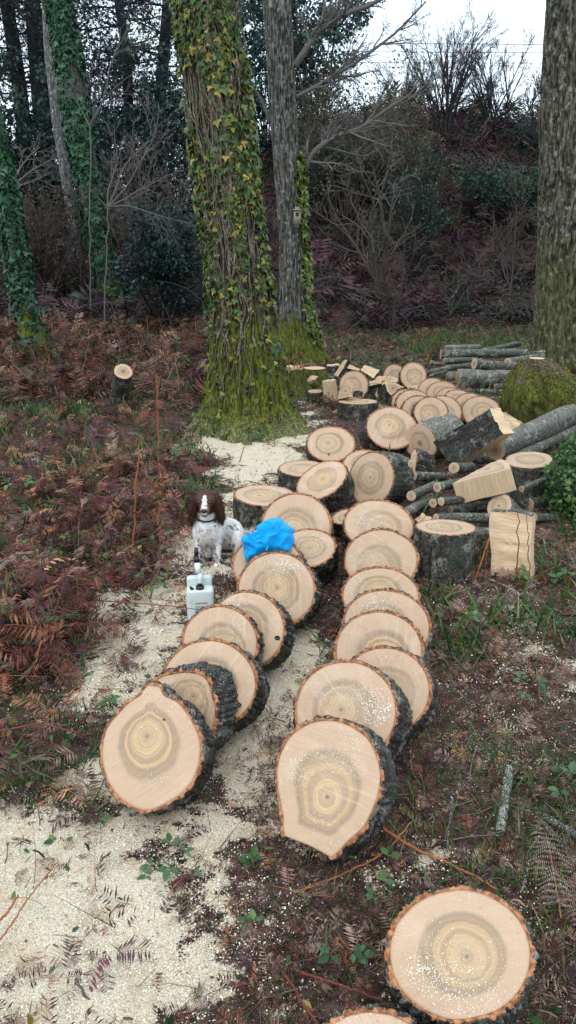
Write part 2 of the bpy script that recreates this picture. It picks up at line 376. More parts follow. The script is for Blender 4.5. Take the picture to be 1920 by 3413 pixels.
def blade_t(w=.05, bend=.5):
    z = np.array([0, .4, .75, 1.]); x = bend*z**2
    V = []
    for i, (a, b) in enumerate(zip(z, x)):
        ww = w*(1-.25*i) if i < 3 else 0
        V += [[-ww, b, a*(1-.25*bend*a)], [ww, b, a*(1-.25*bend*a)]] if i < 3 else [[0, b, a*(1-.25*bend*a)]]
    return np.array(V), [np.array([[0, 1, 3, 2], [2, 3, 5, 4]]), np.array([[4, 5, 6]])]
def frond_t(np_=13, curl=.35, seed=0, broken=.0):
    r = np.random.default_rng(seed); V = []; F = []
    K = 8; xs = np.linspace(0, 1, K)
    def sp(t): return np.array([.06*math.sin(3*t+seed), t, .30*math.sin(t*2.4)*1.0-curl*t*t])
    for i, t in enumerate(xs):
        p = sp(t); w = .008*(1-.7*t); V += [p-[w, 0, 0], p+[w, 0, 0]]
        if i: a = len(V)-4; F.append([a, a+1, a+3, a+2])
    for i in range(np_):
        t = .12+.86*i/np_; p = sp(t); L = .36*math.sin(PI*min(1, (1-t)*.75+.12))*(.8+.4*r.random())
        for s in (-1, 1):
            if r.random() < broken: continue
            dz = -.10*r.random()-.03; d = np.array([s*L, L*.35+.03*r.normal(), dz*L*4+.03*r.normal()]); q = np.array([0, .03, .0])
            b = len(V); m = p+d*.45
            V += [p, m-q*(1+.3*r.normal()), p+d, m+q+np.array([0, 0, .02*r.normal()])]; F.append([b, b+1, b+2, b+3])
    return np.array(V), np.array(F)

# ------------------------------------------------------------------ the ground
def build_ground():
    ys = np.concatenate([np.linspace(-4, .4, 24), .4+np.geomspace(.02, 13, 380)-.02, np.linspace(13.6, 36, 120), np.geomspace(37, 400, 30)])
    nu = 341; u = np.linspace(-1, 1, nu); u = np.sign(u)*np.abs(u)**1.25
    Y, U = np.meshgrid(ys, u, indexing='ij')
    X = U*(2.2+.95*np.maximum(Y, 0)+np.maximum(Y-36, 0)*1.5)
    Z = hgt(X, Y); s = saw(X, Y)
    Z = Z+np.clip(s, 0, 1)*(.010+.035*(fbm(X*9, Y*9, 3, 121)-.35)*(Y < 7))
    V = np.stack([X, Y, Z], -1).reshape(-1, 3); n = len(ys)
    i = np.arange(n*nu).reshape(n, nu)
    F = np.stack([i[:-1, :-1], i[:-1, 1:], i[1:, 1:], i[1:, :-1]], -1).reshape(-1, 4)
    t = NT('forest_floor'); p = t.pos(); sa = t.attr('saw').outputs['Fac']
    fine = t.noise(p, 160, 4, .7); mid = t.noise(p, 22, 4, .65); big = t.noise(p, 1.3, 4, .6)
    soil = t.mix(t.mr(mid, .35, .65), (.030, .018, .016), (.13, .078, .064))
    soil = t.mix(t.math('MULTIPLY', t.mr(fine, .5, .66), .5), soil, (.14, .085, .06))
    soil = t.mix(t.math('MULTIPLY', t.mr(big, .5, .66), .35), soil, t.mix(fine, (.02, .03, .008), (.06, .085, .025)))
    dust = t.mr(fine, .60, .64)
    soil = t.mix(t.math('MULTIPLY', dust, t.mr(sa, .1, .45, .12, .9)), soil, (.66, .58, .46))
    sd = t.mix(t.mr(t.noise(p, 210, 3, .7), .36, .62), (.50, .38, .24), (.88, .80, .65))
    sd = t.mix(t.math('MULTIPLY', t.mr(t.noise(p, 120, 2), .6, .72), .6), sd, (.36, .22, .12))
    sd = t.mix(t.math('MULTIPLY', t.mr(t.noise(p, 9, 4, .6), .5, .68), .45), sd, (.52, .36, .21))
    sd = t.mix(t.math('MULTIPLY', t.mr(t.noise(p, 60, 4, .7), .60, .68), .6), sd, (.16, .10, .07))
    m = t.mr(t.math('ADD', sa, t.math('ADD', t.math('MULTIPLY', t.math('SUBTRACT', fine, .5), .9), t.math('ADD', t.math('MULTIPLY', t.math('SUBTRACT', mid, .5), 1.3), t.math('MULTIPLY', t.math('SUBTRACT', t.noise(p, 6.5, 3), .5), 1.0)))), .5, .62)
    c = t.mix(m, soil, sd)
    mat = t.fin(c, .9, t.math('ADD', fine, mid), .8, .012, .15)
    o = mk('ground', V, F, mat, attrs={'saw': ('FLOAT', s.ravel())}); o['kind'] = 'structure'
build_ground()

# ------------------------------------------------------------------ sawn rounds
def smooth_outline(pts, n):
    pts = np.array(pts, float); P = np.vstack([pts[-2:], pts, pts[:3]]); m = len(pts)
    ts = np.arange(n)/n*m; out = []
    for t in ts:
        i = int(t); f = t-i; p0, p1, p2, p3 = P[i+1], P[i+2], P[i+3], P[i+4] if i+4 < len(P) else P[i+4-m]
        out.append(.5*((2*p1)+(-p0+p2)*f+(2*p0-5*p1+4*p2-p3)*f*f+(-p0+3*p1-3*p2+p3)*f**3))
    return np.array(out)
def face_solve(cx, cy, outl, disp, T, lift=0.0, normal=None, sink=.012):
    v = ray(cx, cy); r = nrm(np.array([1., 0, 0])-v*v[0]); u = np.cross(r, v); dist = 3.
    for _ in range(40):
        if normal is None:
            k = dist/FOC/T; p = -(r*disp[0]-u*disp[1])*k; m = np.linalg.norm(p)
            if m > .97: p *= .97/m; m = .97
            n = p-v*math.sqrt(1-m*m)
        else: n = nrm(np.array(normal, float))
        c = CP+v*dist
        P = np.array([CP+w*(np.dot(c-CP, n)/np.dot(w, n)) for w in (ray(a, b) for a, b in outl)])
        z = min(P[:, 2].min(), (P-n*T)[:, 2].min())
        dist *= (CAM_H-lift+sink)/(CAM_H-z)
    return c, n, P
ROUNDS = {}; ROOTS = {}
def round_mesh(c, n, P, T, pith, seg, root, bark=M_BARK, seed=0, bt=.014, flat=None, rings=22, name_w='sawn_wood'):
    """P: outline points on the face plane (world). builds wood + bark children in coordinates local to root"""
    loc = np.array(root.location); r = np.random.default_rng(seed)
    ax = nrm(np.cross(np.array([0, 0, 1.]) if abs(n[2]) < .95 else np.array([0, 1., 0]), n)); ay = np.cross(n, ax)
    cen = P.mean(0); q = np.stack([(P-cen)@ax, (P-cen)@ay], 1)
    an = np.arctan2(q[:, 1], q[:, 0]); rad = np.hypot(q[:, 0], q[:, 1]); o = np.argsort(an); an, rad = an[o], rad[o]
    th = np.arange(seg)*2*PI/seg-PI
    A = np.interp(th, np.concatenate([an-2*PI, an, an+2*PI]), np.tile(rad, 3))
    A = A-bt*.75                                          # the picture's outline includes the bark
    R0 = A.mean()
    wob = (vn(np.cos(th)*2+seed, np.sin(th)*2, 3)-.5)*.02*R0*2; A = A+wob*.6
    px, py = pith[0]*R0, pith[1]*R0
    ring = np.linspace(0, 1, rings+1)
    ox, oy = A*np.cos(th), A*np.sin(th)
    V = [];
    rr = ring[1:, None]
    Xg = px*(1-rr)+ox*rr; Yg = py*(1-rr)+oy*rr
    # rounder towards the pith
    ca = np.clip((1-rr)*1.25, 0, 1)**2*.8; rc = R0*rr; Xc = px+rc*np.cos(th); Yc = py+rc*np.sin(th); Xg = Xg*(1-ca)+Xc*ca; Yg = Yg*(1-ca)+Yc*ca
    Zg = (vn(Xg*70+seed, Yg*70, 5)-.5)*.0022
    F = []; ns = seg
    front = np.stack([Xg, Yg, Zg], -1).reshape(-1, 3)
    V = np.vstack([[px, py, 0], front])
    idx = 1+np.arange(rings*ns).reshape(rings, ns)
    tri = np.stack([np.zeros(ns, int), idx[0], np.roll(idx[0], -1)], 1)
    a, b = idx[:-1], idx[1:]; quad = np.stack([a, b, np.roll(b, -1, 1), np.roll(a, -1, 1)], -1).reshape(-1, 4)
    # back face (simple) and side
    k0 = len(V); back = np.stack([ox, oy, np.full(ns, -T)], 1); V = np.vstack([V, back, [[px, py, -T]]])
    bi = k0+np.arange(ns); e = idx[-1]
    side = np.stack([e, bi, np.roll(bi, -1), np.roll(e, -1)], 1)
    tb = np.stack([np.full(ns, k0+ns), np.roll(bi, -1), bi], 1)
    rv = np.concatenate([[0], np.repeat(ring[1:], ns), np.ones(ns), [0]])
    pl = V.copy(); pl[:, 2] += seed*.37
    dv = V-np.array([px, py, 0]); dv[:, 2] = 0; dv = nrm(dv); dv[:, 2] = seed*.61
    W = cen+V[:, :1]*ax+V[:, 1:2]*ay+V[:, 2:3]*n-loc
    mk(name_w, W, [np.vstack([tri, tb]), np.vstack([quad, side])], M_END, root, attrs={'ring': ('FLOAT', rv), 'pl': ('FLOAT_VECTOR', pl), 'dir': ('FLOAT_VECTOR', dv)})
    # bark: front rim (inner bark, crust), furrowed side, back rim
    nl = 9 if seg > 80 else 6
    s1 = seg*2; th2 = np.arange(s1)*2*PI/s1-PI
    A2 = np.interp(th2, np.concatenate([th, [PI]]), np.append(A, A[0]))
    per = 2*PI*R0; npl = max(12, int(per/.030))
    ph = th2/(2*PI)*npl+(fbm(np.cos(th2)*3+seed, np.sin(th2)*3, 2, 7))*5
    sc_ = np.abs(np.sin(PI*ph))**.6; jag = fbm(np.cos(th2)*9+seed*3, np.sin(th2)*9, 3, 9)
    thick = bt*(.45+.55*sc_+.7*(jag-.5)); fm = np.ones(s1)
    if flat is not None:
        fa = [math.atan2(np.dot(q_-cen, ay), np.dot(q_-cen, ax)) for q_ in flat]; lo_, hi_ = min(fa), max(fa)
        fm = 1-((th2 > lo_) & (th2 < hi_))*1.0; thick = thick*np.maximum(fm, .04)
    def rg(rad, z): return np.stack([rad*np.cos(th2), rad*np.sin(th2), z+0*th2], 1)
    L = [rg(A2, -.0015), rg(A2+.0005, .0014), rg(A2+thick*.55, .0018+.003*(jag-.5)), rg(A2+thick*.98, -.003)]
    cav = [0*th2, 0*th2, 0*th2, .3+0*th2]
    if flat is not None: pass
    for i in range(nl):
        z = -T*(i+.35)/(nl-.3)
        tw = .25*fbm(np.full(s1, z*14.), np.cos(th2), 2, 2)
        ph2 = ph+tw*3; ss = np.abs(np.sin(PI*ph2))**.55
        jj = fbm(np.cos(th2)*7+z*9+seed, np.sin(th2)*7+z*13, 3, 15); lat = vn(th2*npl/6.28*1.0+seed, np.full(s1, z*38.), 4)
        rad = A2+bt*(.0+1.25*ss+1.3*(jj-.5)-.8*(lat < .25))*np.maximum(fm, .04); rad = np.maximum(rad, A2+.0012)
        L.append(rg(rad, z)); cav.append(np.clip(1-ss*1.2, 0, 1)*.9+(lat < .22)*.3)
    L.append(rg(A2+thick, -T+.002)); cav.append(.3+0*th2)
    L.append(rg(A2+.0005, -T-.0014)); cav.append(0*th2); L.append(rg(A2, -T+.002)); cav.append(0*th2)
    nL = len(L); V = np.vstack(L); i = np.arange(nL*s1).reshape(nL, s1)
    a, b = i[:-1], i[1:]; F = np.stack([a, b, np.roll(b, -1, 1), np.roll(a, -1, 1)], -1).reshape(-1, 4)
    mi = np.ones((nL-1, s1), int); mi[0:2] = 0; mi[2] = 2; mi[-2:] = 0
    # inner bark reaches out to the crust in places
    mi[2][(jag > .5)] = 0
    W = cen+V[:, :1]*ax+V[:, 1:2]*ay+V[:, 2:3]*n-loc
    mk('bark', W, F, [M_INNER, bark, M_MUD], root, attrs={'cav': ('FLOAT', np.concatenate(cav))}, midx=mi.ravel())
    return cen, ax, ay
def add_round(key, label, cx, cy, a=0, b=0, rot=0, disp=(0, 20), T=.19, pts=None, pith=None, lift=0, normal=None, bark=M_BARK, group='sawn rounds of the felled trunk', cat='log round', name='log_round', seg=None, bt=.014, flat=None):
    if pts is None:
        q = R_(rot); t = np.linspace(0, 2*PI, 48, endpoint=False)
        outl = np.stack([cx+a*np.cos(t)*math.cos(q)-b*np.sin(t)*math.sin(q), cy+a*np.cos(t)*math.sin(q)+b*np.sin(t)*math.cos(q)], 1)
    else: outl = smooth_outline(pts, 72)
    seed = abs(hash_(key)) % 97
    c, n, P = face_solve(cx, cy, outl, disp, T, lift, normal)
    if seg is None: seg = 96 if np.linalg.norm(c-CP) < 4.5 else 60
    cen = P.mean(0); bottom = min(P[:, 2].min(), (P-n*T)[:, 2].min())
    root = thing(name, (cen[0]-n[0]*T/2, cen[1]-n[1]*T/2, bottom), label, cat, group)
    r = np.random.default_rng(seed)
    if pith is None: pith = (r.uniform(-.22, .22), r.uniform(-.22, .18))
    if flat is not None: flat = [CP+w*(np.dot(c-CP, n)/np.dot(w, n)) for w in (ray(*q_) for q_ in flat)]
    round_mesh(c, n, P, T, pith, seg, root, bark, seed, bt, flat)
    ROUNDS[key] = (cen, n, P, T); ROOTS[key] = root
    return root
def hash_(s):
    h = 7
    for ch in s: h = (h*31+ord(ch)) & 0xffffff
    return h
def zp(l, ox, oy, s): return [(ox+x*s, oy+y*s) for x, y in l]
SC1 = .483
def build_rounds():
    GL = 'left row of leaning rounds'; GR = 'right row of leaning rounds'; GM = 'scattered rounds between the rows and the trees'
    GFL = 'far left row of leaning rounds'; GFR = 'far right row of leaning rounds'
    add_round('R1', 'wide pale round alone in the bottom right corner, sawdust on its lower left', 1533, 3183, 250, 230, 8, (-8, 62), .2, group=None, pith=(.12, -.02))
    add_round('R0', 'round cut off by the bottom edge of the photo, only its upper rim showing', 1235, 3560, 215, 205, 0, (0, 60), .2, group=None)
    add_round('R2', 'front round of the right row with a pointed, straight-sawn lower tip', 1100, 2610, disp=(55, 8), T=.19, group=GR, pith=(.05, .02), flat=[(850+200*.483, 2150+1335*.483), (850+515*.483, 2150+1480*.483)],
              pts=zp([(500, 497), (600, 508), (700, 556), (790, 628), (850, 740), (882, 850), (884, 950), (858, 1080), (806, 1210), (752, 1290), (640, 1385), (575, 1456), (545, 1478), (528, 1490), (500, 1476), (440, 1447), (360, 1408), (280, 1370), (215, 1340), (190, 1328), (182, 1290), (176, 1180), (158, 1100), (134, 950), (140, 820), (180, 700), (260, 590), (380, 520)], 850, 2150, SC1))
    add_round('R3', 'second round of the right row, broad with sawdust specks on its right half', 1154, 2372, 174, 174, 0, (50, 26), .19, group=GR, pith=(-.1, 0))
    add_round('R4', 'third round of the right row, leaning right with reddish crumbs low on its right', 1285, 2300, 154, 148, 10, (28, 20), .19, group=GR)
    add_round('R5', 'fourth round of the right row, its face scored by sweeping saw marks', 1264, 2170, 151, 137, 5, (14, 20), .19, group=GR)
    add_round('R6', 'fifth round of the right row, jutting out furthest to the right', 1289, 2085, 150, 122, 10, (10, 20), .19, group=GR)
    add_round('R7', 'sixth round of the right row, mostly hidden behind the one leaning on it', 1269, 1988, 133, 100, 4, (5, 20), .19, group=GR)
    add_round('R8', 'seventh round of the right row, with a squarish heart and two piths', 1271, 1868, 126, 106, 0, (4, 20), .19, group=GR, pith=(-.15, -.3))
    add_round('R9', 'hindmost round of the right row, in front of the round facing left', 1262, 1752, 120, 88, 6, (-6, 40), .22, group=GR)
    add_round('L1', 'front round of the left row with a knot spur on its upper rim', 505, 2497, disp=(48, 5), T=.19, group=GL, pith=(-.08, .05),
              pts=zp([(398, 772), (440, 778), (485, 782), (515, 842), (590, 880), (640, 920), (715, 1020), (765, 1130), (780, 1230), (772, 1330), (740, 1440), (660, 1550), (530, 1635), (400, 1682), (300, 1660), (200, 1600), (140, 1530), (90, 1420), (65, 1300), (68, 1190), (95, 1090), (160, 1000), (250, 910), (345, 848), (372, 805)], 300, 1900, SC1))
    add_round('L2', 'second round of the left row, narrow and thick with a small eye-like heart', 627, 2370, disp=(70, -22), T=.19, group=GL, pith=(.22, .42), bt=.02,
              pts=zp([(400, 800), (455, 735), (520, 702), (640, 682), (760, 698), (830, 755), (868, 870), (888, 960), (874, 1060), (850, 1150), (790, 1260), (690, 1330), (560, 1330), (450, 1250), (390, 1120), (370, 950)], 300, 1900, SC1))
    add_round('L3', 'third round of the left row, the broadest, behind the thick narrow one', 697, 2279, 162, 150, 0, (44, 20), .19, group=GL)
    add_round('L4', 'fourth round of the left row with faint fan-like saw marks', 733, 2142, 130, 126, 0, (36, 18), .19, group=GL)
    add_round('L5', 'fifth round of the left row with a dark knot hole low on its right', 822, 2098, 131, 131, 0, (38, 17), .19, group=GL)
    add_round('L6', 'sixth round of the left row, white sawdust along its top, below the blue garment', 922, 1965, 132, 128, 0, (26, 14), .19, group=GL, pith=(.02, .05))
    add_round('L7', 'round lying under the blue garment, only its left and right rims showing', 893, 1886, 120, 104, 0, (22, 20), .19, group=GL)
    add_round('L9', 'dull brown round behind the blue garment', 988, 1752, 118, 110, 0, (10, 26), .19, group=GM)
    add_round('L8', 'thick upward-tilted round right of the blue garment, dusted along its right edge', 1024, 1827, 98, 66, -6, (12, 68), .22, group=GM)
    add_round('Sa', 'flat-lying round right behind the dog, its top covered in sawdust', 885, 1652, 106, 36, 3, T=.2, normal=(.02, -.04, 1), group=GM)
    add_round('Sb', 'flat-lying round at the edge of the sawdust below the ivy-clad trunk', 1008, 1561, 80, 27, 0, T=.18, normal=(0, 0, 1), group=GM)
    add_round('Sc', 'tilted pale round leaning against the flat one below the ivy-clad trunk', 1072, 1601, 94, 56, -30, (25, 50), .2, group=GM)
    add_round('Sd', 'round with a star-shaped heart, nearest to the foot of the ivy-clad trunk', 1103, 1480, 82, 60, 0, (-3, 26), .16, group=GM)
    add_round('Se', 'pale round mostly hidden behind the tall round facing left', 1207, 1545, 66, 47, -8, (5, 35), .18, group=GM)
    add_round('Sf', 'tall thick round facing left with deeply furrowed dark bark', 1238, 1596, 76, 93, 14, (68, 3), .27, group=GM)
    add_round('Sg', 'big thick round standing alone behind the others, its face turned up to the right', 1306, 1427, 87, 71, 10, (-25, 30), .22, group=GM)
    add_round('Sh', 'small round peeping out left of the hindmost round of the right row', 1150, 1722, 46, 26, -15, (10, 60), .22, group=GM)
    for i, (x, y, a, b) in enumerate([(1476, 1373, 64, 55), (1437, 1376, 58, 54), (1398, 1365, 58, 47), (1379, 1346, 60, 48), (1356, 1341, 52, 45)]):
        w = ['nearest round of the far left row, with a dark peg mark in its face', 'second round of the far left row, a thin sliver of its face showing', 'third round of the far left row, pale with a grey heart', 'fourth round of the far left row, wide and low', 'hindmost round of the far left row, next to the half log'][i]
        add_round('f%d' % i, w, x, y, a, b, 6, (-9, 9), .17, group=GFL)
    for i, (x, y, a, b) in enumerate([(1604, 1373, 67, 54), (1569, 1360, 59, 51), (1527, 1345, 58, 48), (1504, 1337, 56, 47), (1476, 1317, 56, 47), (1444, 1305, 52, 46)]):
        w = ['nearest round of the far right row, behind the dark bark slab', 'second round of the far right row, counted from the dark bark slab', 'third round of the far right row, counted from the dark bark slab', 'fourth round of the far right row, counted from the dark bark slab', 'fifth round of the far right row, second from its far end', 'hindmost round of the far right row, below the fat dusted log'][i]
        add_round('g%d' % i, w, x, y, a, b, 8, (10, 9), .17, group=GFR)
    GP = 'rounds on the far heap of split wood'
    add_round('h1', 'tall pale round propped upright at the right end of the far heap', 1378, 1253, 44, 46, 0, (-6, 6), .18, group=GP)
    add_round('h2', 'smaller propped round left of the tall pale one on the far heap', 1314, 1250, 36, 36, 0, (-8, 5), .18, group=GP)
    add_round('h3', 'upright dark-hearted round standing on the left of the far heap', 1179, 1285, 49, 50, 0, (0, 5), .18, group=GP, lift=.07)
    add_round('h4', 'low dark round lying flat at the front of the far heap with offcuts on top', 1193, 1338, 66, 9, 0, T=.2, normal=(0, .03, 1), group=GP)
    add_round('h6', 'small dark round lying flat at the left end of the far heap', 1050, 1304, 25, 6, 0, T=.14, normal=(0, 0, 1), group=GP, bt=.01)
    add_round('h10', 'pale round half buried in offcuts in the middle of the far heap', 1290, 1268, 40, 16, -5, (0, 20), .15, group=GP, lift=.03)
    add_round('St', 'reddish round standing on end beside the ivy bush, its top thickly dusted', 1766, 1533, 82, 28, 0, T=.3, normal=(.02, .05, 1), group=None, bt=.012, bark=M_BARK)
    add_round('Dd', 'dark tall round standing on end beside the upright split block', 1486, 1757, 103, 26, 3, T=.30, normal=(.05, .08, 1), group=None, bt=.012)
    add_round('K3', 'dark round on its side left of the small logs, its narrow pale face turned left', 1377, 1541, 12, 48, 8, (62, 22), .28, group=GM)
build_rounds()
def knot(key, px, py, r, ry=None, halo=False):
    c, n, P, T = ROUNDS[key]; root = ROOTS[key]; w = ray(px, py); q = CP+w*(np.dot(c-CP, n)/np.dot(w, n)); R = r/FOC*np.linalg.norm(q-CP); Ry = (ry or r)/FOC*np.linalg.norm(q-CP)
    ax = nrm(np.cross([0, 0, 1.], n)); ay = np.cross(n, ax); nr, ns = 5, 26; th = np.arange(ns)*2*PI/ns; jit = 1+.25*(vn(np.cos(th)*2+px, np.sin(th)*2, 3)-.5)
    V = [q+n*(.0022 if halo else .0012)]; ring = [0.]
    for k in range(1, nr+1):
        f = k/nr; h = (.0025*(1-f) if halo else +.0022*(f > .5)*(f < .95)+.0012)+.0004
        V += list(q+np.outer(np.cos(th)*R*f*jit, ax)+np.outer(np.sin(th)*Ry*f*jit, ay)+n*(h if k < nr else -.001)); ring += [f*.5]*ns
    V = np.array(V)-np.array(root.location); ix = 1+np.arange(nr*ns).reshape(nr, ns)
    tr = np.stack([np.zeros(ns, int), ix[0], np.roll(ix[0], -1)], 1); qd = np.stack([ix[:-1], ix[1:], np.roll(ix[1:], -1, 1), np.roll(ix[:-1], -1, 1)], -1).reshape(-1, 4)
    d = np.vstack([[0, 0, 0], np.tile(np.stack([np.cos(th), np.sin(th), th*0], -1), (nr, 1))]); pl = V.copy()
    mk('knot', V, [tr, qd], M_END if halo else M_MUD, root, attrs={'ring': ('FLOAT', ring), 'cav': ('FLOAT', np.zeros(len(V))), 'pl': ('FLOAT_VECTOR', pl), 'dir': ('FLOAT_VECTOR', d)})
knot('L5', 925, 2127, 11, 8); knot('L1', 546, 2399, 5, 4); knot('R8', 1279, 1811, 15, 13, True); knot('f0', 1489, 1357, 3); knot('Sd', 1096, 1515, 4)

# ------------------------------------------------------------------ logs, split blocks
def log(label, p0, Y0, p1, Y1, r0, r1, bark=M_POLE, group='poles and branch logs in the near log heap', cat='log', name='log', seg=28, bend=.02, seed=None, endr=True, rough=.09):
    a = aty(*p0, Y0); b = aty(*p1, Y1)
    seed = hash_(label) % 991 if seed is None else seed
    root = thing(name, (a+b)/2, label, cat, group); loc = (a+b)/2
    L = np.linalg.norm(b-a); d = (b-a)/L; A = nrm(np.cross(d, [0, 0, 1.]) if abs(d[2]) < .9 else np.cross(d, [1., 0, 0])); B = np.cross(A, d)
    K = max(8, int(L/max(.02, r0*.45))); t = np.linspace(0, 1, K); th = np.arange(seg)*2*PI/seg
    TT, TH = np.meshgrid(t, th, indexing='ij')
    rad = r0+(r1-r0)*TT; npl = max(5, int(2*PI*r0/.03))
    ph = npl*TH/(2*PI)+2.5*fbm(TT*L*4+seed, np.cos(TH)*1.5+3, 2, 3)
    rad = rad*(1+rough*(np.abs(np.sin(PI*ph))**.6-.5)+.12*(fbm(TT*L*5+seed, np.cos(TH)*1.3+np.sin(TH)*.7, 3, 5)-.5))
    cx = bend*L*(vn(t*2+seed, t*0, 1)-.5); cz = bend*L*(vn(t*2+seed, t*0+5, 2)-.5)
    V = loc*0+((1-TT)[..., None]*a+TT[..., None]*b)+(cx[:, None]+rad*np.cos(TH))[..., None]*A+(cz[:, None]+rad*np.sin(TH))[..., None]*B-loc
    i = np.arange(K*seg).reshape(K, seg); F = np.stack([i[:-1], np.roll(i[:-1], -1, 1), np.roll(i[1:], -1, 1), i[1:]], -1).reshape(-1, 4)
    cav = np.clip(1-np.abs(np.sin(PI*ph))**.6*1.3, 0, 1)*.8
    mk('bark', V.reshape(-1, 3), F, bark, root, attrs={'cav': ('FLOAT', cav.ravel())})
    for e, (ri, sgn) in enumerate(((0, -1), (K-1, 1))):
        P = V[ri]; c = P.mean(0); nr = 7; rr = np.linspace(0, 1, nr+1)[1:]
        W = np.vstack([[c+d*sgn*.002]]+[c+(P-c)*k+d*sgn*.002*(k < .99) for k in rr])
        ix = 1+np.arange(nr*seg).reshape(nr, seg)
        q = np.stack([ix[:-1], ix[1:], np.roll(ix[1:], -1, 1), np.roll(ix[:-1], -1, 1)], -1).reshape(-1, 4)
        tr = np.stack([np.zeros(seg, int), ix[0], np.roll(ix[0], -1)], 1)
        if sgn > 0: pass
        pl = np.stack([(W-c)@A, (W-c)@B, np.full(len(W), seed*.1)], 1)
        mk('cut_end', W, [tr, q], M_END, root, attrs={'ring': ('FLOAT', np.concatenate([[0], np.repeat(rr, seg)])), 'pl': ('FLOAT_VECTOR', pl)})
    return root
def chunk(label, pts, disp=(10, 10), T=.15, front='long', bark_edges=(), lift=0.0, normal=None, group='split blocks and offcuts', cat='split log', name='split_log', back='long', grain=None, Y=None, bark=M_BARK):
    pts = np.array(pts, float); m = len(pts); k = 9
    outl = np.concatenate([pts[i]+(pts[(i+1) % m]-pts[i])*(np.arange(k)/k)[:, None] for i in range(m)])
    edge = np.repeat(np.arange(m), k); cx, cy = pts.mean(0)
    c, n, P = face_solve(cx, cy, outl, disp, T, lift, normal)
    if Y is not None:
        s = Y/c[1]; P = CP+(P-CP)*s; T = T
    seed = hash_(label) % 991; r = np.random.default_rng(seed)
    cen = P.mean(0); jn = (fbm(np.arange(len(P))*.45+seed, np.zeros(len(P)), 3, 3)-.5); P = P+nrm(P-cen)*(jn*.028)[:, None]
    cen = P.mean(0); root = thing(name, (cen[0], cen[1], min(P[:, 2].min(), (P-n*T)[:, 2].min())), label, cat, group); loc = np.array(root.location)
    ax = nrm(P[k]-P[0]) if grain is None else nrm(P[k*((grain+1) % m)]-P[k*grain]); ay = np.cross(n, ax)
    N = len(P); nr = 8; rr = np.linspace(0, 1, nr+1)[1:]
    W = np.vstack([[cen]]+[cen+(P-cen)*q for q in rr])
    amp = .016 if front == 'long' else (.012 if front == 'bark' else .0015)
    u, v = (W-cen)@ax, (W-cen)@ay
    rel = (fbm(u*8+seed, v*60, 3, 3)-.5)*amp*2 if front == 'long' else (fbm(u*14+seed, v*70, 3, 5)-.5)*amp*2.4+(fbm(u*20, v*20+seed, 2, 5)-.5)*amp
    if front == 'bark': rel = rel-.10*(v**2)*3
    W = W+n*rel[:, None]
    ix = 1+np.arange(nr*N).reshape(nr, N)
    tr = np.stack([np.zeros(N, int), ix[0], np.roll(ix[0], -1)], 1)
    q = np.stack([ix[:-1], ix[1:], np.roll(ix[1:], -1, 1), np.roll(ix[:-1], -1, 1)], -1).reshape(-1, 4)
    ring = np.concatenate([[0], np.repeat(rr*.85, N)])
    mats = {'long': M_LONG, 'end': M_END, 'bark': bark}
    pl = np.stack([u, v, np.full(len(W), seed*.1)], 1)
    at = {'ring': ('FLOAT', ring), 'pl': ('FLOAT_VECTOR', pl), 'cav': ('FLOAT', np.clip(.5-rel/amp, 0, 1))}
    mk({'long': 'split_face', 'end': 'sawn_face', 'bark': 'bark'}[front], W-loc, [tr, q], mats[front], root, attrs=at)
    # sides
    nl = 7; edgeP = W[1+(nr-1)*N:]
    for kind in ('wood', 'bark'):
        V = []; Fq = []; PL = []; CV = []; b0 = 0
        for e in range(m):
            if (e in bark_edges) != (kind == 'bark'): continue
            ii = (np.arange(k+1)+e*k) % N; E = edgeP[ii]; mid = (P[ii[0]]+P[ii[-1]])/2
            outn = nrm(np.cross(n, P[ii[-1]]-P[ii[0]])); outn = outn*np.sign(np.dot(outn, mid-cen) or 1)
            s_ = np.linspace(0, np.linalg.norm(P[ii[-1]]-P[ii[0]]), k+1)
            for l in range(nl+1):
                z = T*l/nl; g = (fbm(s_*(55 if kind == 'bark' else 40)+seed+e, np.full(k+1, z*9.), 3, 4)-.5)*(.02 if kind == 'bark' else .008)
                if kind == 'bark': g = g+.008
                if l == 0: g = g*0
                V.append(E-n*z+outn*g[:, None]); PL.append(np.stack([np.full(k+1, z), s_, np.full(k+1, e*.3+seed*.1)], 1)); CV.append(np.clip(.5-g*60, 0, 1))
            j = b0+np.arange((nl+1)*(k+1)).reshape(nl+1, k+1); b0 += (nl+1)*(k+1)
            Fq.append(np.stack([j[:-1, :-1], j[1:, :-1], j[1:, 1:], j[:-1, 1:]], -1).reshape(-1, 4))
        if V:
            mk('split_side' if kind == 'wood' else 'bark', np.vstack(V)-loc, np.concatenate(Fq), M_LONG if kind == 'wood' else bark, root,
               attrs={'ring': ('FLOAT', np.full(b0, .5)), 'pl': ('FLOAT_VECTOR', np.vstack(PL)), 'cav': ('FLOAT', np.concatenate(CV))})
    Bk = P-n*T-loc; cb = Bk.mean(0); W = np.vstack([[cb], Bk]); j = 1+np.arange(N)
    mk('back_face', W, np.stack([np.zeros(N, int), np.roll(j, -1), j], 1), M_LONG, root, attrs={'ring': ('FLOAT', np.r_[0, np.ones(N)*.9]), 'pl': ('FLOAT_VECTOR', np.stack([(W-cb)@ax, (W-cb)@ay, W[:, 0]*0], 1))})
    return root
def q6(l): return [(1250+x*.4624, 1100+y*.4624) for x, y in l]
def q7(l): return [(1300+x*.4279, 1450+y*.4279) for x, y in l]
def q5(l): return [(950+x*.345, 1150+y*.345) for x, y in l]
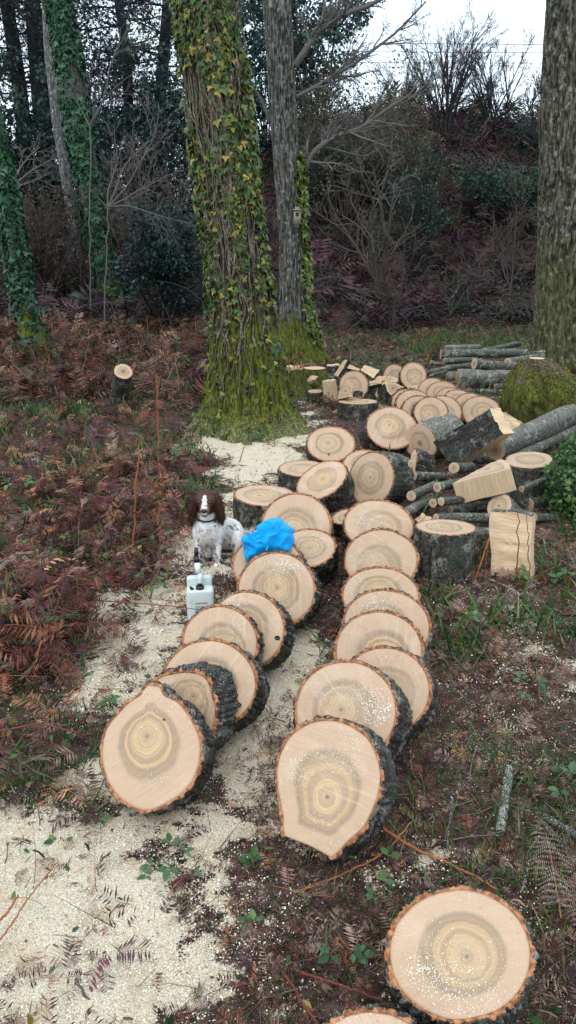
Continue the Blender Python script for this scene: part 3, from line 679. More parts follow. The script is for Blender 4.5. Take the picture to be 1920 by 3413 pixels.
def build_wood():
    chunk('split block standing upright at the right of the heap, pale face forward', q7([(778, 592), (1110, 628), (1098, 1108), (785, 1090)]), (12, -10), .15, 'long', (0,), group=None, grain=0)
    chunk('half-moon block with a sawdust-dusted top and a squared yellow side, lying on small logs', [(1510, 1611), (1560, 1583), (1612, 1555), (1664, 1531), (1690, 1536), (1702, 1561)], (20, 68), .17, 'end', (0, 1, 2, 3, 4), lift=.17, group=None)
    chunk('large dark bark slab leaning across the heap with pale green lichen spots', q6([(410, 808), (620, 690), (820, 572), (872, 655), (925, 750), (760, 862), (600, 970), (550, 955)]), (34, -3), .13, 'bark', (), lift=.12, group=None, grain=0, bark=M_BARK)
    chunk('pale split wedge right of the dark bark slab', q6([(838, 560), (950, 605), (1050, 660), (1048, 690), (930, 755), (885, 660)]), (16, 12), .12, 'long', (0,), lift=.16, group=None)
    GS = 'split pieces on the far heap'
    chunk('upright split block with ridged face at the left of the far heap', q5([(358, 350), (472, 342), (500, 545), (385, 560)]), (8, -6), .2, 'long', (), group=GS, grain=1)
    chunk('bark-faced block with a white top behind the left of the far heap', q5([(400, 200), (520, 196), (522, 335), (395, 338)]), (3, -6), .2, 'bark', (), group=GS, lift=.05)
    chunk('white split stick standing askew on top of the far heap', q5([(470, 290), (572, 140), (606, 150), (515, 305)]), (10, 3), .06, 'long', (2,), group=GS, lift=.33, grain=0)
    chunk('long split stick sloping down to the right on top of the far heap', q5([(590, 175), (720, 228), (715, 250), (575, 215)]), (0, 8), .08, 'long', (2,), group=GS, lift=.33)
    chunk('broad whitish slab lying on top of the far heap', q5([(765, 192), (918, 245), (850, 318), (730, 240)]), (0, 9), .07, 'long', (1, 2), group=GS, lift=.25)
    chunk('quarter wedge leaning on the upright dark-hearted round of the far heap', q5([(600, 330), (650, 410), (640, 500), (512, 522), (520, 450)]), (6, 4), .12, 'end', (4,), group=GS, lift=.19)
    chunk('strip of loose bark lying on the flat dark round of the far heap', q5([(612, 470), (680, 436), (752, 450), (750, 498), (620, 500)]), (4, 3), .06, 'bark', (), group=GS, lift=.2)
    chunk('short yellow split piece at the centre of the far heap', q5([(815, 350), (935, 342), (930, 372), (815, 392)]), (3, 9), .12, 'long', (2,), group=GS, lift=.15)
    chunk('second yellow split piece, right of and below the short one on the far heap', q5([(880, 372), (985, 350), (985, 378), (890, 405)]), (3, 9), .12, 'long', (2,), group=GS, lift=.1)
    chunk('grey pointed wedge in front of the propped rounds of the far heap', q5([(960, 345), (1012, 290), (1045, 360), (1000, 375)]), (8, 4), .12, 'long', (), group=GS, lift=.16)
    chunk('pale flat offcut left of the grey pointed wedge on the far heap', q5([(850, 335), (890, 298), (985, 300), (955, 348)]), (2, 7), .09, 'long', (), group=GS, lift=.17)
    chunk('orange-tinted split at the foot of the tall propped round of the far heap', q5([(1180, 400), (1290, 390), (1290, 440), (1190, 440)]), (4, 6), .12, 'long', (), group=GS, lift=.02)
    chunk('half log with thick dark bark and torn pale top next to the far left row', q5([(970, 372), (1060, 366), (1150, 405), (1080, 430), (1030, 490), (985, 440)]), (-24, 26), .24, 'end', (5, 4, 3), group=GS)
    chunk('whitish wedge leaning on the left of the dark half log of the far heap', q5([(870, 470), (945, 395), (915, 470), (885, 520)]), (10, 4), .15, 'long', (), group=GS)
    chunk('dark block filling the gap under the far heap', q5([(800, 400), (890, 400), (880, 520), (800, 520)]), (4, -3), .2, 'bark', (), group=GS)
    chunk('broken orange offcut beside the splintered stump', q5([(198, 348), (262, 288), (322, 300), (300, 325), (215, 365)]), (4, 8), .06, 'long', (2,), lift=.12, group=None)
    chunk('reddish splintered offcut at the left end of the small logs', q7([(185, 668), (250, 610), (330, 640), (318, 682)]), (6, 8), .08, 'long', (), lift=.22, group=None, Y=4.75)
    GF = 'long logs in the far log pile'
    Z = .4624
    def f(label, a, b, r, Y, Y2=None, bark=M_POLE, **k):
        (x0, y0), (x1, y1) = q6([a, b]); rm = r*Z/FOC*Y*1.03
        log(label, (x0, y0), Y, (x1, y1), Y2 or Y, rm, rm*.92, bark, GF, **k)
    f('fat short log with a white sawdust-dusted top in the far log pile', (598, 352), (866, 356), 66, 10.7, bark=M_POLEW, seg=40)
    f('short log end left of the fat dusted log', (512, 338), (600, 332), 36, 10.9, bark=M_POLEW)
    f('short dark log right of the fat dusted log', (872, 338), (1060, 338), 48, 10.7, bark=M_POLEW)
    f('white thin log lying just right of and below the fat dusted log', (862, 412), (1040, 390), 21, 10.4, bark=M_POLEW)
    f('long green-grey log directly under the fat dusted log', (640, 452), (1010, 455), 27, 10.3)
    f('lowest short log of the far log pile, next to the mossy stump', (835, 508), (990, 522), 24, 9.9, bark=M_POLEW)
    f('dark log with its brown cut end facing left in the far log pile', (714, 247), (1130, 280), 36, 10.9, 11.2)
    f('thin crooked log with branch stubs at the left of the far log pile', (365, 302), (700, 248), 17, 11.0, bend=.07)
    f('thinnest stick poking out at the lower left of the far log pile', (395, 328), (520, 298), 11, 10.9, bend=.07)
    f('thin log between the long top log and the crooked one', (495, 226), (740, 222), 23, 11.3, bend=.05)
    f('small knobbly log end at the left edge of the far log pile', (400, 238), (500, 246), 14, 11.2, bend=.1)
    f('longest straight log lying across the top of the far log pile', (472, 178), (1092, 166), 30, 11.4)
    f('whitish log resting on the very top of the far log pile', (507, 132), (755, 124), 21, 11.8, bark=M_POLEW)
    f('log pointing up to the right behind the top of the far log pile', (790, 152), (1040, 96), 19, 12.0, 12.4)
    f('thin pole sticking out right of the top log of the far log pile', (1080, 178), (1225, 156), 13, 11.7)
    f('dark log end under the thin pole at the right of the far log pile', (960, 232), (1205, 190), 28, 11.1, 11.6)
    f('low bottom log hidden behind the fat dusted log', (560, 400), (900, 420), 30, 11.0)
    g = lambda a, b: q7([a, b])
    def s(label, a, b, r, Y, Y2, r2=None, bark=M_POLE, **k):
        (x0, y0), (x1, y1) = q7([a, b]); rm = r*.4279/FOC*Y
        log(label, (x0, y0), Y, (x1, y1), Y2, rm, rm*(r2 or .95), bark, **k)
    log('thick fallen trunk sloping away to the right edge, its round end facing the camera', (1640, 1500), 6.3, (2080, 1270), 9.2, .088, .14, M_BARKW, None, 'log', 'log', 40)
    log('thinner trunk lying below the thick fallen one at the right edge', (1700, 1538), 6.3, (1990, 1392), 8.0, .045, .05, M_POLE)
    log('thin pole sloping up from the half-moon block into the ivy bush', (1741, 1628), 5.15, (1915, 1555), 5.7, .021, .019, M_POLE)
    log('weathered round on its side beneath the dark bark slab, ridged grey bark facing out', (1400, 1478), 6.75, (1500, 1440), 7.05, .17, .17, M_BARKW, None, 'log round', 'log_round', 48, 0, rough=.12)
    s('small log with a clean pale end under the left of the half-moon block', (368, 412), (760, 330), 39, 5.1, 5.5)
    s('dark log left of the small log with the clean pale end', (165, 478), (345, 398), 40, 5.2, 5.6, bark=M_BARKW)
    s('small log with a split ring-marked end, the right one of a touching pair', (393, 520), (790, 478), 34, 4.95, 5.3)
    s('small brown-ended log, the left one of a touching pair', (335, 537), (640, 470), 36, 5.1, 5.5)
    s('green-tinged log lying on the tall dark round, its knotty end facing left', (358, 652), (800, 648), 44, 4.75, 4.9)
    s('grey log sloping down to the left behind the right row', (100, 610), (325, 508), 44, 4.95, 5.5, bark=M_BARKW)
    s('grey log lying flat in the shade under the narrow pale-faced round', (190, 318), (430, 322), 36, 5.9, 6.0)
    s('short log stub with a worn pale end under the dark bark slab', (498, 262), (640, 240), 42, 5.6, 6.2)
    s('dark log in the shade under the half-moon block', (470, 585), (900, 560), 34, 5.15, 5.3)
    s('short weathered stub lying in front of the ivy bush', (1120, 640), (1340, 655), 38, 5.1, 5.2, bark=M_POLE)
    s('deeply shaded log behind the weathered stub', (1080, 540), (1380, 500), 55, 5.4, 5.6)
    s('lowest shaded log between the tall dark round and the upright split block', (560, 760), (900, 770), 45, 4.75, 4.8)
    s('shaded log behind the upright split block', (700, 870), (1300, 800), 50, 4.9, 5.0)
    s('grey shaded log behind the reddish round on end', (900, 330), (1330, 340), 60, 6.4, 6.5)
    s('brown log at the back of the near heap beneath the thick fallen trunk', (560, 180), (900, 190), 60, 6.6, 6.9)
    s('thick weathered trunk section leaning down behind the upright split block', (850, 545), (1190, 850), 108, 5.0, 5.35, bark=M_BARKW, seg=44)
    s('short orange-ended branch stub on top of the round facing left', (165, 222), (60, 170), 28, 5.25, 5.55)
build_wood()

# ------------------------------------------------------------------ trunks
class Trunk: pass
def trunk(label, spec, Y, mat, flare=.0, up=3.0, npl=26, seg=110, dz=.05, group=None, seed=1, rough=.05, cat='tree', name='tree', ztop=None, cap=None, partname='trunk'):
    pts = np.array([aty(px, py, Y) for px, py, w in spec]); w = np.array([w for _, _, w in spec])*Y/FOC/2
    o = np.argsort(pts[:, 2]); pts, w = pts[o], w[o]
    zb = float(hgt(pts[0, 0], Y))
    t = Trunk(); t.Y = Y
    z0, z1 = zb-.25, (pts[-1, 2]+up if ztop is None else ztop)
    zs = np.arange(z0, z1, dz)
    sl = (pts[-1, 0]-pts[-2, 0])/(pts[-1, 2]-pts[-2, 2]+1e-6)
    X = np.interp(zs, pts[:, 2], pts[:, 0]); hi = zs > pts[-1, 2]; X[hi] = pts[-1, 0]+sl*(zs[hi]-pts[-1, 2])
    Rr = np.interp(zs, pts[:, 2], w); Rr[hi] *= np.linspace(1, .75, hi.sum()) if hi.any() else 1
    t.zs, t.X, t.R, t.zb = zs, X, Rr, zb
    root = thing(name, (pts[0, 0], Y, zb), label, cat, group); t.root = root; loc = np.array(root.location)
    th = np.arange(seg)*2*PI/seg; ZZ, TH = np.meshgrid(zs, th, indexing='ij')
    ph = npl*TH/(2*PI)+3.0*fbm(ZZ*1.7+seed, np.cos(TH)*2+5, 3, 3)+.6*fbm(ZZ*7+seed, np.sin(TH)*3, 2, 4)
    rdg = np.abs(np.sin(PI*ph))**.6
    brk = vn(ZZ*9+7*fbm(TH*3, ZZ, 2, 2), TH*npl/6.28, 6)
    rad = Rr[:, None]*(1+rough*(rdg-.5)-rough*.7*(brk < .2)+.10*(fbm(ZZ*.9+seed, np.cos(TH)*1.2+3, 3, 8)-.5))
    f = np.exp(-np.maximum(ZZ-zb, 0)/.28)*flare
    rad = rad*(1+f*(.35+.9*np.abs(np.sin(TH*2.5+seed+.8*np.sin(TH)))**1.5))
    V = np.stack([X[:, None]+rad*np.cos(TH), Y+rad*np.sin(TH), ZZ], -1)-loc
    i = np.arange(len(zs)*seg).reshape(len(zs), seg)
    F = np.stack([i[:-1], np.roll(i[:-1], -1, 1), np.roll(i[1:], -1, 1), i[1:]], -1).reshape(-1, 4)
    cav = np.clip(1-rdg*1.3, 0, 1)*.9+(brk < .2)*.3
    mk(partname, V.reshape(-1, 3), F, mat, root, attrs={'cav': ('FLOAT', cav.ravel())})
    t.rad = rad; t.seg = seg
    return t
def surf(t, th, z, off=0.):
    i = np.clip(((z-t.zs[0])/(t.zs[1]-t.zs[0])).astype(int), 0, len(t.zs)-1); j = (np.round(th/(2*PI)*t.seg).astype(int)) % t.seg
    r = t.rad[i, j]+off
    return np.stack([t.X[i]+r*np.cos(th), t.Y+r*np.sin(th), z], -1)
def ivy(t, n, zf, size, cols, nparts, part_mat, off=(.01, .06), front=.8, tmpl=IVY, back=.25, mat=M_VCL, thf=None):
    N = n*4; th = rng.uniform(0, 2*PI, N); z = rng.uniform(t.zb, min(t.zs[-1], zf[1]), N)
    d = fbm(z*1.6+5, np.cos(th)*2.2+np.sin(th)*.6, 3, 41)
    p = sstep(.30, .62, d)*(.12+.88*sstep(zf[0], zf[0]+.9, z))*np.where(np.sin(th) < .35, 1, back)
    if thf is not None: p = p*thf(th, z)
    k = rng.random(N) < p; th, z = th[k][:n], z[k][:n]; N = len(th)
    P = surf(t, th, z, 0)+np.stack([np.cos(th), np.sin(th), 0*th], -1)*rng.uniform(off[0], off[1], N)[:, None]
    nr_ = nrm(np.stack([np.cos(th), np.sin(th), 0*th+.35], -1)+rng.normal(0, .45, (N, 3)))
    dn = nrm(np.stack([0*th, 0*th, -1+0*th], -1)+rng.normal(0, .45, (N, 3))); X = nrm(np.cross(dn, nr_)); Yv = np.cross(nr_, X)
    sz = size*rng.uniform(.45, 1.4, N)*(.75+.5*vn(z*1.3, th*2, 77)); C = pick(N, cols, .35)
    vis = np.sin(th) < .1; idx = np.where(vis)[0]; dist = np.argsort(-sz[idx]); parts = set(idx[dist[:nparts]].tolist())
    rest = np.array([i for i in range(N) if i not in parts])
    V, F, CC = place(tmpl[0], tmpl[1], P[rest], X[rest], Yv[rest], nr_[rest], sz[rest], C[rest])
    s = Soup(); s.add(V, F, CC); s.build('ivy', mat, t.root, 'stuff', loc=t.root.location)
    if nparts:
        base = bpy.data.meshes.new('ivy_leaf'); base.from_pydata(tmpl[0].tolist(), [], tmpl[1].tolist()); base.materials.append(part_mat)
        for i in parts:
            o = bpy.data.objects.new('ivy_leaf', base); sc.collection.objects.link(o); o.parent = t.root
            M = Matrix(np.vstack([np.column_stack([X[i]*sz[i], Yv[i]*sz[i], nr_[i]*sz[i], P[i]-np.array(t.root.location)]), [0, 0, 0, 1]]).tolist())
            o.matrix_local = M
def grow(P, D, L, Rd, K=7, gn=.16, grav=0.0, trop=0.0):
    N = len(P); pts = np.empty((N, K, 3)); pts[:, 0] = P; d = nrm(D)
    for k in range(1, K):
        d = nrm(d+rng.normal(0, gn, (N, 3))+np.array([0, 0, trop-grav])); pts[:, k] = pts[:, k-1]+d*(L/(K-1))[:, None]
    return pts, Rd[:, None]*np.linspace(1, .35, K)[None]
def children(pts, rad, per, ratio, ang=(.5, 1.0), lo=.25, L=None, rr=.6):
    N, K, _ = pts.shape; i = np.repeat(np.arange(N), per); t = rng.uniform(lo, .98, len(i))*(K-1); k = np.minimum(t.astype(int), K-2); f = (t-k)[:, None]
    P = pts[i, k]*(1-f)+pts[i, k+1]*f; d = nrm(pts[i, k+1]-pts[i, k])
    q = nrm(np.cross(d, rng.normal(size=(len(i), 3)))); a = rng.uniform(ang[0], ang[1], len(i))[:, None]
    Ln = np.linalg.norm(pts[i, -1]-pts[i, 0], axis=1)*ratio*rng.uniform(.5, 1.2, len(i))
    return P, d*np.cos(a)+q*np.sin(a), Ln, rad[i, k]*rr
def bare(root, P, D, L, R, levels, col, gn=.14, name='branch', tw='twigs', trop=.0, lo=.25, sides=(5, 4, 3, 3), K=(9, 7, 6, 5), rmin=.0, joined=True):
    """limbs as parts, finer wood as one part"""
    loc = np.array(root.location); p, r = grow(P, D, L, R, K[0], gn, trop=trop)
    for i in range(len(p)):
        V, F = tubes(p[i:i+1], np.maximum(r[i:i+1], rmin), 7)
        mk(name, V-loc, F, M_VCT, root, attrs={'Col': ('FLOAT_COLOR', col4(np.tile(np.array(col[0])*rng.uniform(.8, 1.2), (len(V), 1))))})
    s = Soup(); tips = []
    for l, (per, ratio, ang) in enumerate(levels):
        P, D, Ln, Rn = children(p, r, per, ratio, ang, lo); p, r = grow(P, D, Ln, Rn, K[min(l+1, 3)], gn*1.2, trop=trop)
        V, F = tubes(p, np.maximum(r, rmin), sides[min(l+1, 3)])
        s.add(V, F, pick(len(V), [col[min(l+1, len(col)-1)]], .12)); tips.append(p)
    s.build(tw, M_VCT, root, 'stuff', loc=loc)
    return tips
def crown(root, centres, rad, n, size, cols, name='foliage', mat=M_VCL, tm=DIAM, flat=.8, kind='stuff'):
    N = n; i = rng.integers(0, len(centres), N)
    d = nrm(rng.normal(size=(N, 3)))*np.cbrt(rng.random(N))[:, None]*rad; d[:, 2] *= flat
    P = centres[i]+d; X, Yv, Z = frames(N, None, 1.2)
    cl = rng.uniform(.55, 1.45, (len(centres), 1))
    C = pick(N, cols, .25)*cl[i]
    V, F, CC = place(tm[0], tm[1], P, X, Yv, Z, size*rng.uniform(.5, 1.4, N), C)
    s = Soup(); s.add(V, F, CC); s.build(name, mat, root, kind, loc=root.location)
def build_trunks():
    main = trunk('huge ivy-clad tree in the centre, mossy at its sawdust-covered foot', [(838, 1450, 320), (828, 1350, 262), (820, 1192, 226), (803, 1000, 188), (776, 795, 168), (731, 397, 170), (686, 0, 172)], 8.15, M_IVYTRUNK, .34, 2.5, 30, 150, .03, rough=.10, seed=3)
    cols = [(.075, .11, .018), (.045, .085, .018), (.14, .15, .025), (.025, .06, .014), (.05, .09, .02), (.22, .18, .03), (.035, .05, .012)]
    ivy(main, 12000, (1.0, 6), .052, cols, 300, M_IVYG, (.005, .06), thf=lambda th, z: .5+.7*np.abs(np.cos(th))**1.2)
    # climbing ivy stems, each of its own
    r = np.random.default_rng(5)
    for i in range(95):
        th0 = -PI/2+r.normal(0, .8); z0 = r.uniform(.25, 3.2); z1 = z0+r.uniform(1.2, 3.2); K = 34
        z = np.linspace(z0, z1, K); th = th0+.45*(fbm(z*1.5+i*9, z*0+i, 3, 6)-.5)*2+.10*(vn(z*8+i, z*0, 3)-.5)
        P = surf(main, th % (2*PI), z, 0); rr = r.uniform(.004, .011)*(1.5 if i % 9 == 0 else 1)
        P = P+np.stack([np.cos(th), np.sin(th), 0*th], -1)*(rr+.008+.02*vn(z*5+i*3, z*0+i, 8))[:, None]
        V, F = tubes(P[None], (rr*np.linspace(1, .55, K))[None], 5)
        mk('ivy_stem', V-np.array(main.root.location), F, M_VINE, main.root, attrs={'cav': ('FLOAT', np.zeros(len(V)))})
    # autumn-coloured sprigs on its left flank
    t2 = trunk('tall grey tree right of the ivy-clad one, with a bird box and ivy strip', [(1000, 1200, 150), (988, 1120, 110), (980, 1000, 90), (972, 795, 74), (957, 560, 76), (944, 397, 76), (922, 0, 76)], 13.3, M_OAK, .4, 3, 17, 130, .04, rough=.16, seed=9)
    # strip on the right side
    y = [(.16, .21, .025), (.10, .16, .02), (.22, .26, .04), (.06, .11, .02)]
    ivy(t2, 1500, (-1, 3.35), .075, y, 300, M_IVYG, (.02, .10), thf=lambda th, z: 6*np.exp(-((((th+PI) % (2*PI))-PI+.25)/.42)**2)*(z < 3.3)*(z > .3), back=1)
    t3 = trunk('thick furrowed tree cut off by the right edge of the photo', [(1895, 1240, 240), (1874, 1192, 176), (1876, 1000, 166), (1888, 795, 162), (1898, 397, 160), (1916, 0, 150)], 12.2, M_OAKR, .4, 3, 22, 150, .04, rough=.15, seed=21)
    t4 = trunk('ivy-covered tree leaning left in the middle distance', [(375, 1040, 105), (362, 940, 72), (333, 795, 72), (280, 530, 72), (240, 265, 70), (192, 0, 60)], 21.5, M_FARTRUNK, .5, 3, 18, 80, .09, rough=.06, seed=31)
    g = [(.012, .055, .024), (.022, .085, .036), (.008, .034, .018), (.035, .11, .045)]
    ivy(t4, 7500, (1.0, 8.2), .10, g, 300, M_IVYD, (.01, .10), mat=M_VCL, thf=lambda th, z: 1.6*sstep(8.6, 6.2, z)+.15, back=.4)
    t5 = trunk('pale lichened trunk right beside the ivy-covered tree leaning left', [(280, 940, 26), (250, 795, 32), (222, 600, 32), (192, 397, 34), (168, 180, 34), (158, 0, 32)], 22.5, M_PALETRUNK, .3, 3, 9, 40, .1, seed=41)
    t6 = trunk('ivy-covered tree at the left edge, mossy at its foot', [(125, 1200, 115), (105, 1100, 72), (77, 993, 62), (43, 795, 54), (8, 560, 46), (-30, 330, 42), (-70, 100, 40)], 13.2, M_FARTRUNK, .5, 2, 16, 80, .05, rough=.06, seed=51)
    ivy(t6, 4200, (.75, 5.0), .085, g, 300, M_IVYD, (.01, .07), thf=lambda th, z: 1.5+0*z, back=.4)
    # mossy stump on the right
    t7 = trunk('mossy old stump between the far log pile and the thick fallen trunk', [(1812, 1420, 225), (1808, 1345, 240), (1802, 1280, 214), (1796, 1235, 160), (1792, 1206, 96), (1790, 1194, 50)], 8.0, M_MOSSSTUMP, .25, 0, 7, 110, .02, rough=.22, seed=61, cat='tree stump', name='tree_stump', ztop=float(aty(1800, 1196, 8.0)[2])+.01)
    c = t7.zs[-1]; th = np.arange(40)*2*PI/40; P = np.stack([t7.X[-1]+t7.R[-1]*np.cos(th), 8.0+t7.R[-1]*np.sin(th), c+0*th], -1)
    W = np.vstack([[P.mean(0)], P])-np.array(t7.root.location); j = 1+np.arange(40)
    mk('sawn_top', W, np.stack([np.zeros(40, int), j, np.roll(j, -1)], 1), M_LONG, t7.root, attrs={'pl': ('FLOAT_VECTOR', W)})
    N = 9000; th = rng.uniform(0, 2*PI, N); z = rng.uniform(t7.zb, t7.zs[-1], N); km = fbm(np.cos(th)*4+z*5, np.sin(th)*4+z*6, 4, 44) > .5; th, z = th[km], z[km]; N = len(th); P = surf(t7, th, z, -.005); nn = np.stack([np.cos(th), np.sin(th), .5+0*th], -1)
    X, Yv, Zv = frames(N, nn, .5); V, F, CC = place(DIAM[0], DIAM[1], P, X, Zv, Yv, rng.uniform(.012, .03, N), pick(N, [(.13, .14, .018), (.20, .19, .025), (.07, .08, .014), (.14, .09, .035)], .3))
    s = Soup(); s.add(V, F, CC); s.build('moss', M_VC, t7.root, 'stuff', loc=t7.root.location)
    # splintered stump behind the main tree
    t8 = trunk('splintered stump with torn orange wood, right of the ivy-clad tree', [(968, 1312, 108), (968, 1270, 86), (967, 1226, 84)], 10.2, M_MOSSSTUMP, .5, 0, 9, 70, .02, rough=.08, seed=71, cat='tree stump', name='tree_stump', ztop=float(aty(967, 1222, 10.2)[2]))
    r = np.random.default_rng(8); s = Soup(); Tp = t8.zs[-1]
    th = np.arange(40)*2*PI/40; R8 = t8.rad[-1, 0]; P = np.stack([t8.X[-1]+R8*np.cos(th), 10.2+R8*np.sin(th), Tp+.01*np.sin(th*9)], -1)
    W = np.vstack([[P.mean(0)], P])-np.array(t8.root.location); j = 1+np.arange(40)
    mk('torn_top', W, np.stack([np.zeros(40, int), j, np.roll(j, -1)], 1), M_LONG, t8.root, attrs={'pl': ('FLOAT_VECTOR', W)})
    for i in range(16):
        a = -PI*.05+PI*1.1*i/15+PI; q = np.array([t8.X[-1]+R8*.85*math.cos(a), 10.2+R8*.8*math.sin(a), Tp-.02]); h = r.uniform(.05, .13)+(.12 if i in (3, 4, 12) else 0)
        w = .018; V = np.array([q+[-w, -w, 0], q+[w, -w, 0], q+[w, w, 0], q+[-w, w, 0], q+[r.normal(0, .01), 0, h]])-np.array(t8.root.location)
        mk('splinter', V, np.array([[0, 1, 4], [1, 2, 4], [2, 3, 4], [3, 0, 4]]), M_INNER, t8.root, smooth=False)
    t9 = trunk('low mossy stump beside the splintered one', [(1052, 1290, 84), (1050, 1255, 72), (1048, 1226, 62)], 10.6, M_MOSSSTUMP, .3, 0, 8, 60, .02, rough=.1, seed=81, cat='tree stump', name='tree_stump', ztop=float(aty(1048, 1224, 10.6)[2]))
    th = np.arange(40)*2*PI/40; R8 = t9.rad[-1, 0]; P = np.stack([t9.X[-1]+R8*np.cos(th), 10.6+R8*np.sin(th), t9.zs[-1]+0*th], -1)
    W = np.vstack([[P.mean(0)], P])-np.array(t9.root.location)
    mk('sawn_top', W, np.stack([np.zeros(40, int), j, np.roll(j, -1)], 1), M_LONG, t9.root, attrs={'pl': ('FLOAT_VECTOR', W)})
    log('slim freshly cut stump with an orange top standing alone in the left undergrowth', (411, 1238), 9.2, (394, 1356), 9.68, .104, .118, M_BARK, None, 'tree stump', 'cut_stump', 40, .0)
    # bird box
    b = thing('bird_box', aty(990, 722, 13.3)-np.array([0, .30, .12]), 'small wooden bird box fixed to the tall grey tree', 'bird box')
    def box(nm, x0, x1, y0, y1, z0, z1, m, par):
        V = np.array([[x, y, z] for z in (z0, z1) for y in (y0, y1) for x in (x0, x1)]); F = np.array([[0, 1, 5, 4], [1, 3, 7, 5], [3, 2, 6, 7], [2, 0, 4, 6], [4, 5, 7, 6], [0, 2, 3, 1]])
        return mk(nm, V, F, m, par, smooth=False)
    mw = m_flat('weathered_board', (.26, .23, .18), .8, .2, .3, 20, (.03, .03, .025)); md = m_flat('dark_hole', (.005, .005, .005))
    box('box_wall', -.055, .055, -.06, .06, 0, .2, mw, b); box('lid', -.07, .07, -.085, .07, .2, .218, mw, b)
    th = np.arange(20)*2*PI/20; V = np.vstack([[[0, -.063, .14]], np.stack([.03*np.cos(th), 0*th-.063, .14+.03*np.sin(th)], -1)]); j = 1+np.arange(20)
    mk('entrance_hole', V, np.stack([np.zeros(20, int), j, np.roll(j, -1)], 1), md, b)
    box('back_board', -.035, .035, .06, .12, -.05, .26, mw, b)
    return main, t2, t3, t4, t5, t6
TR = build_trunks()

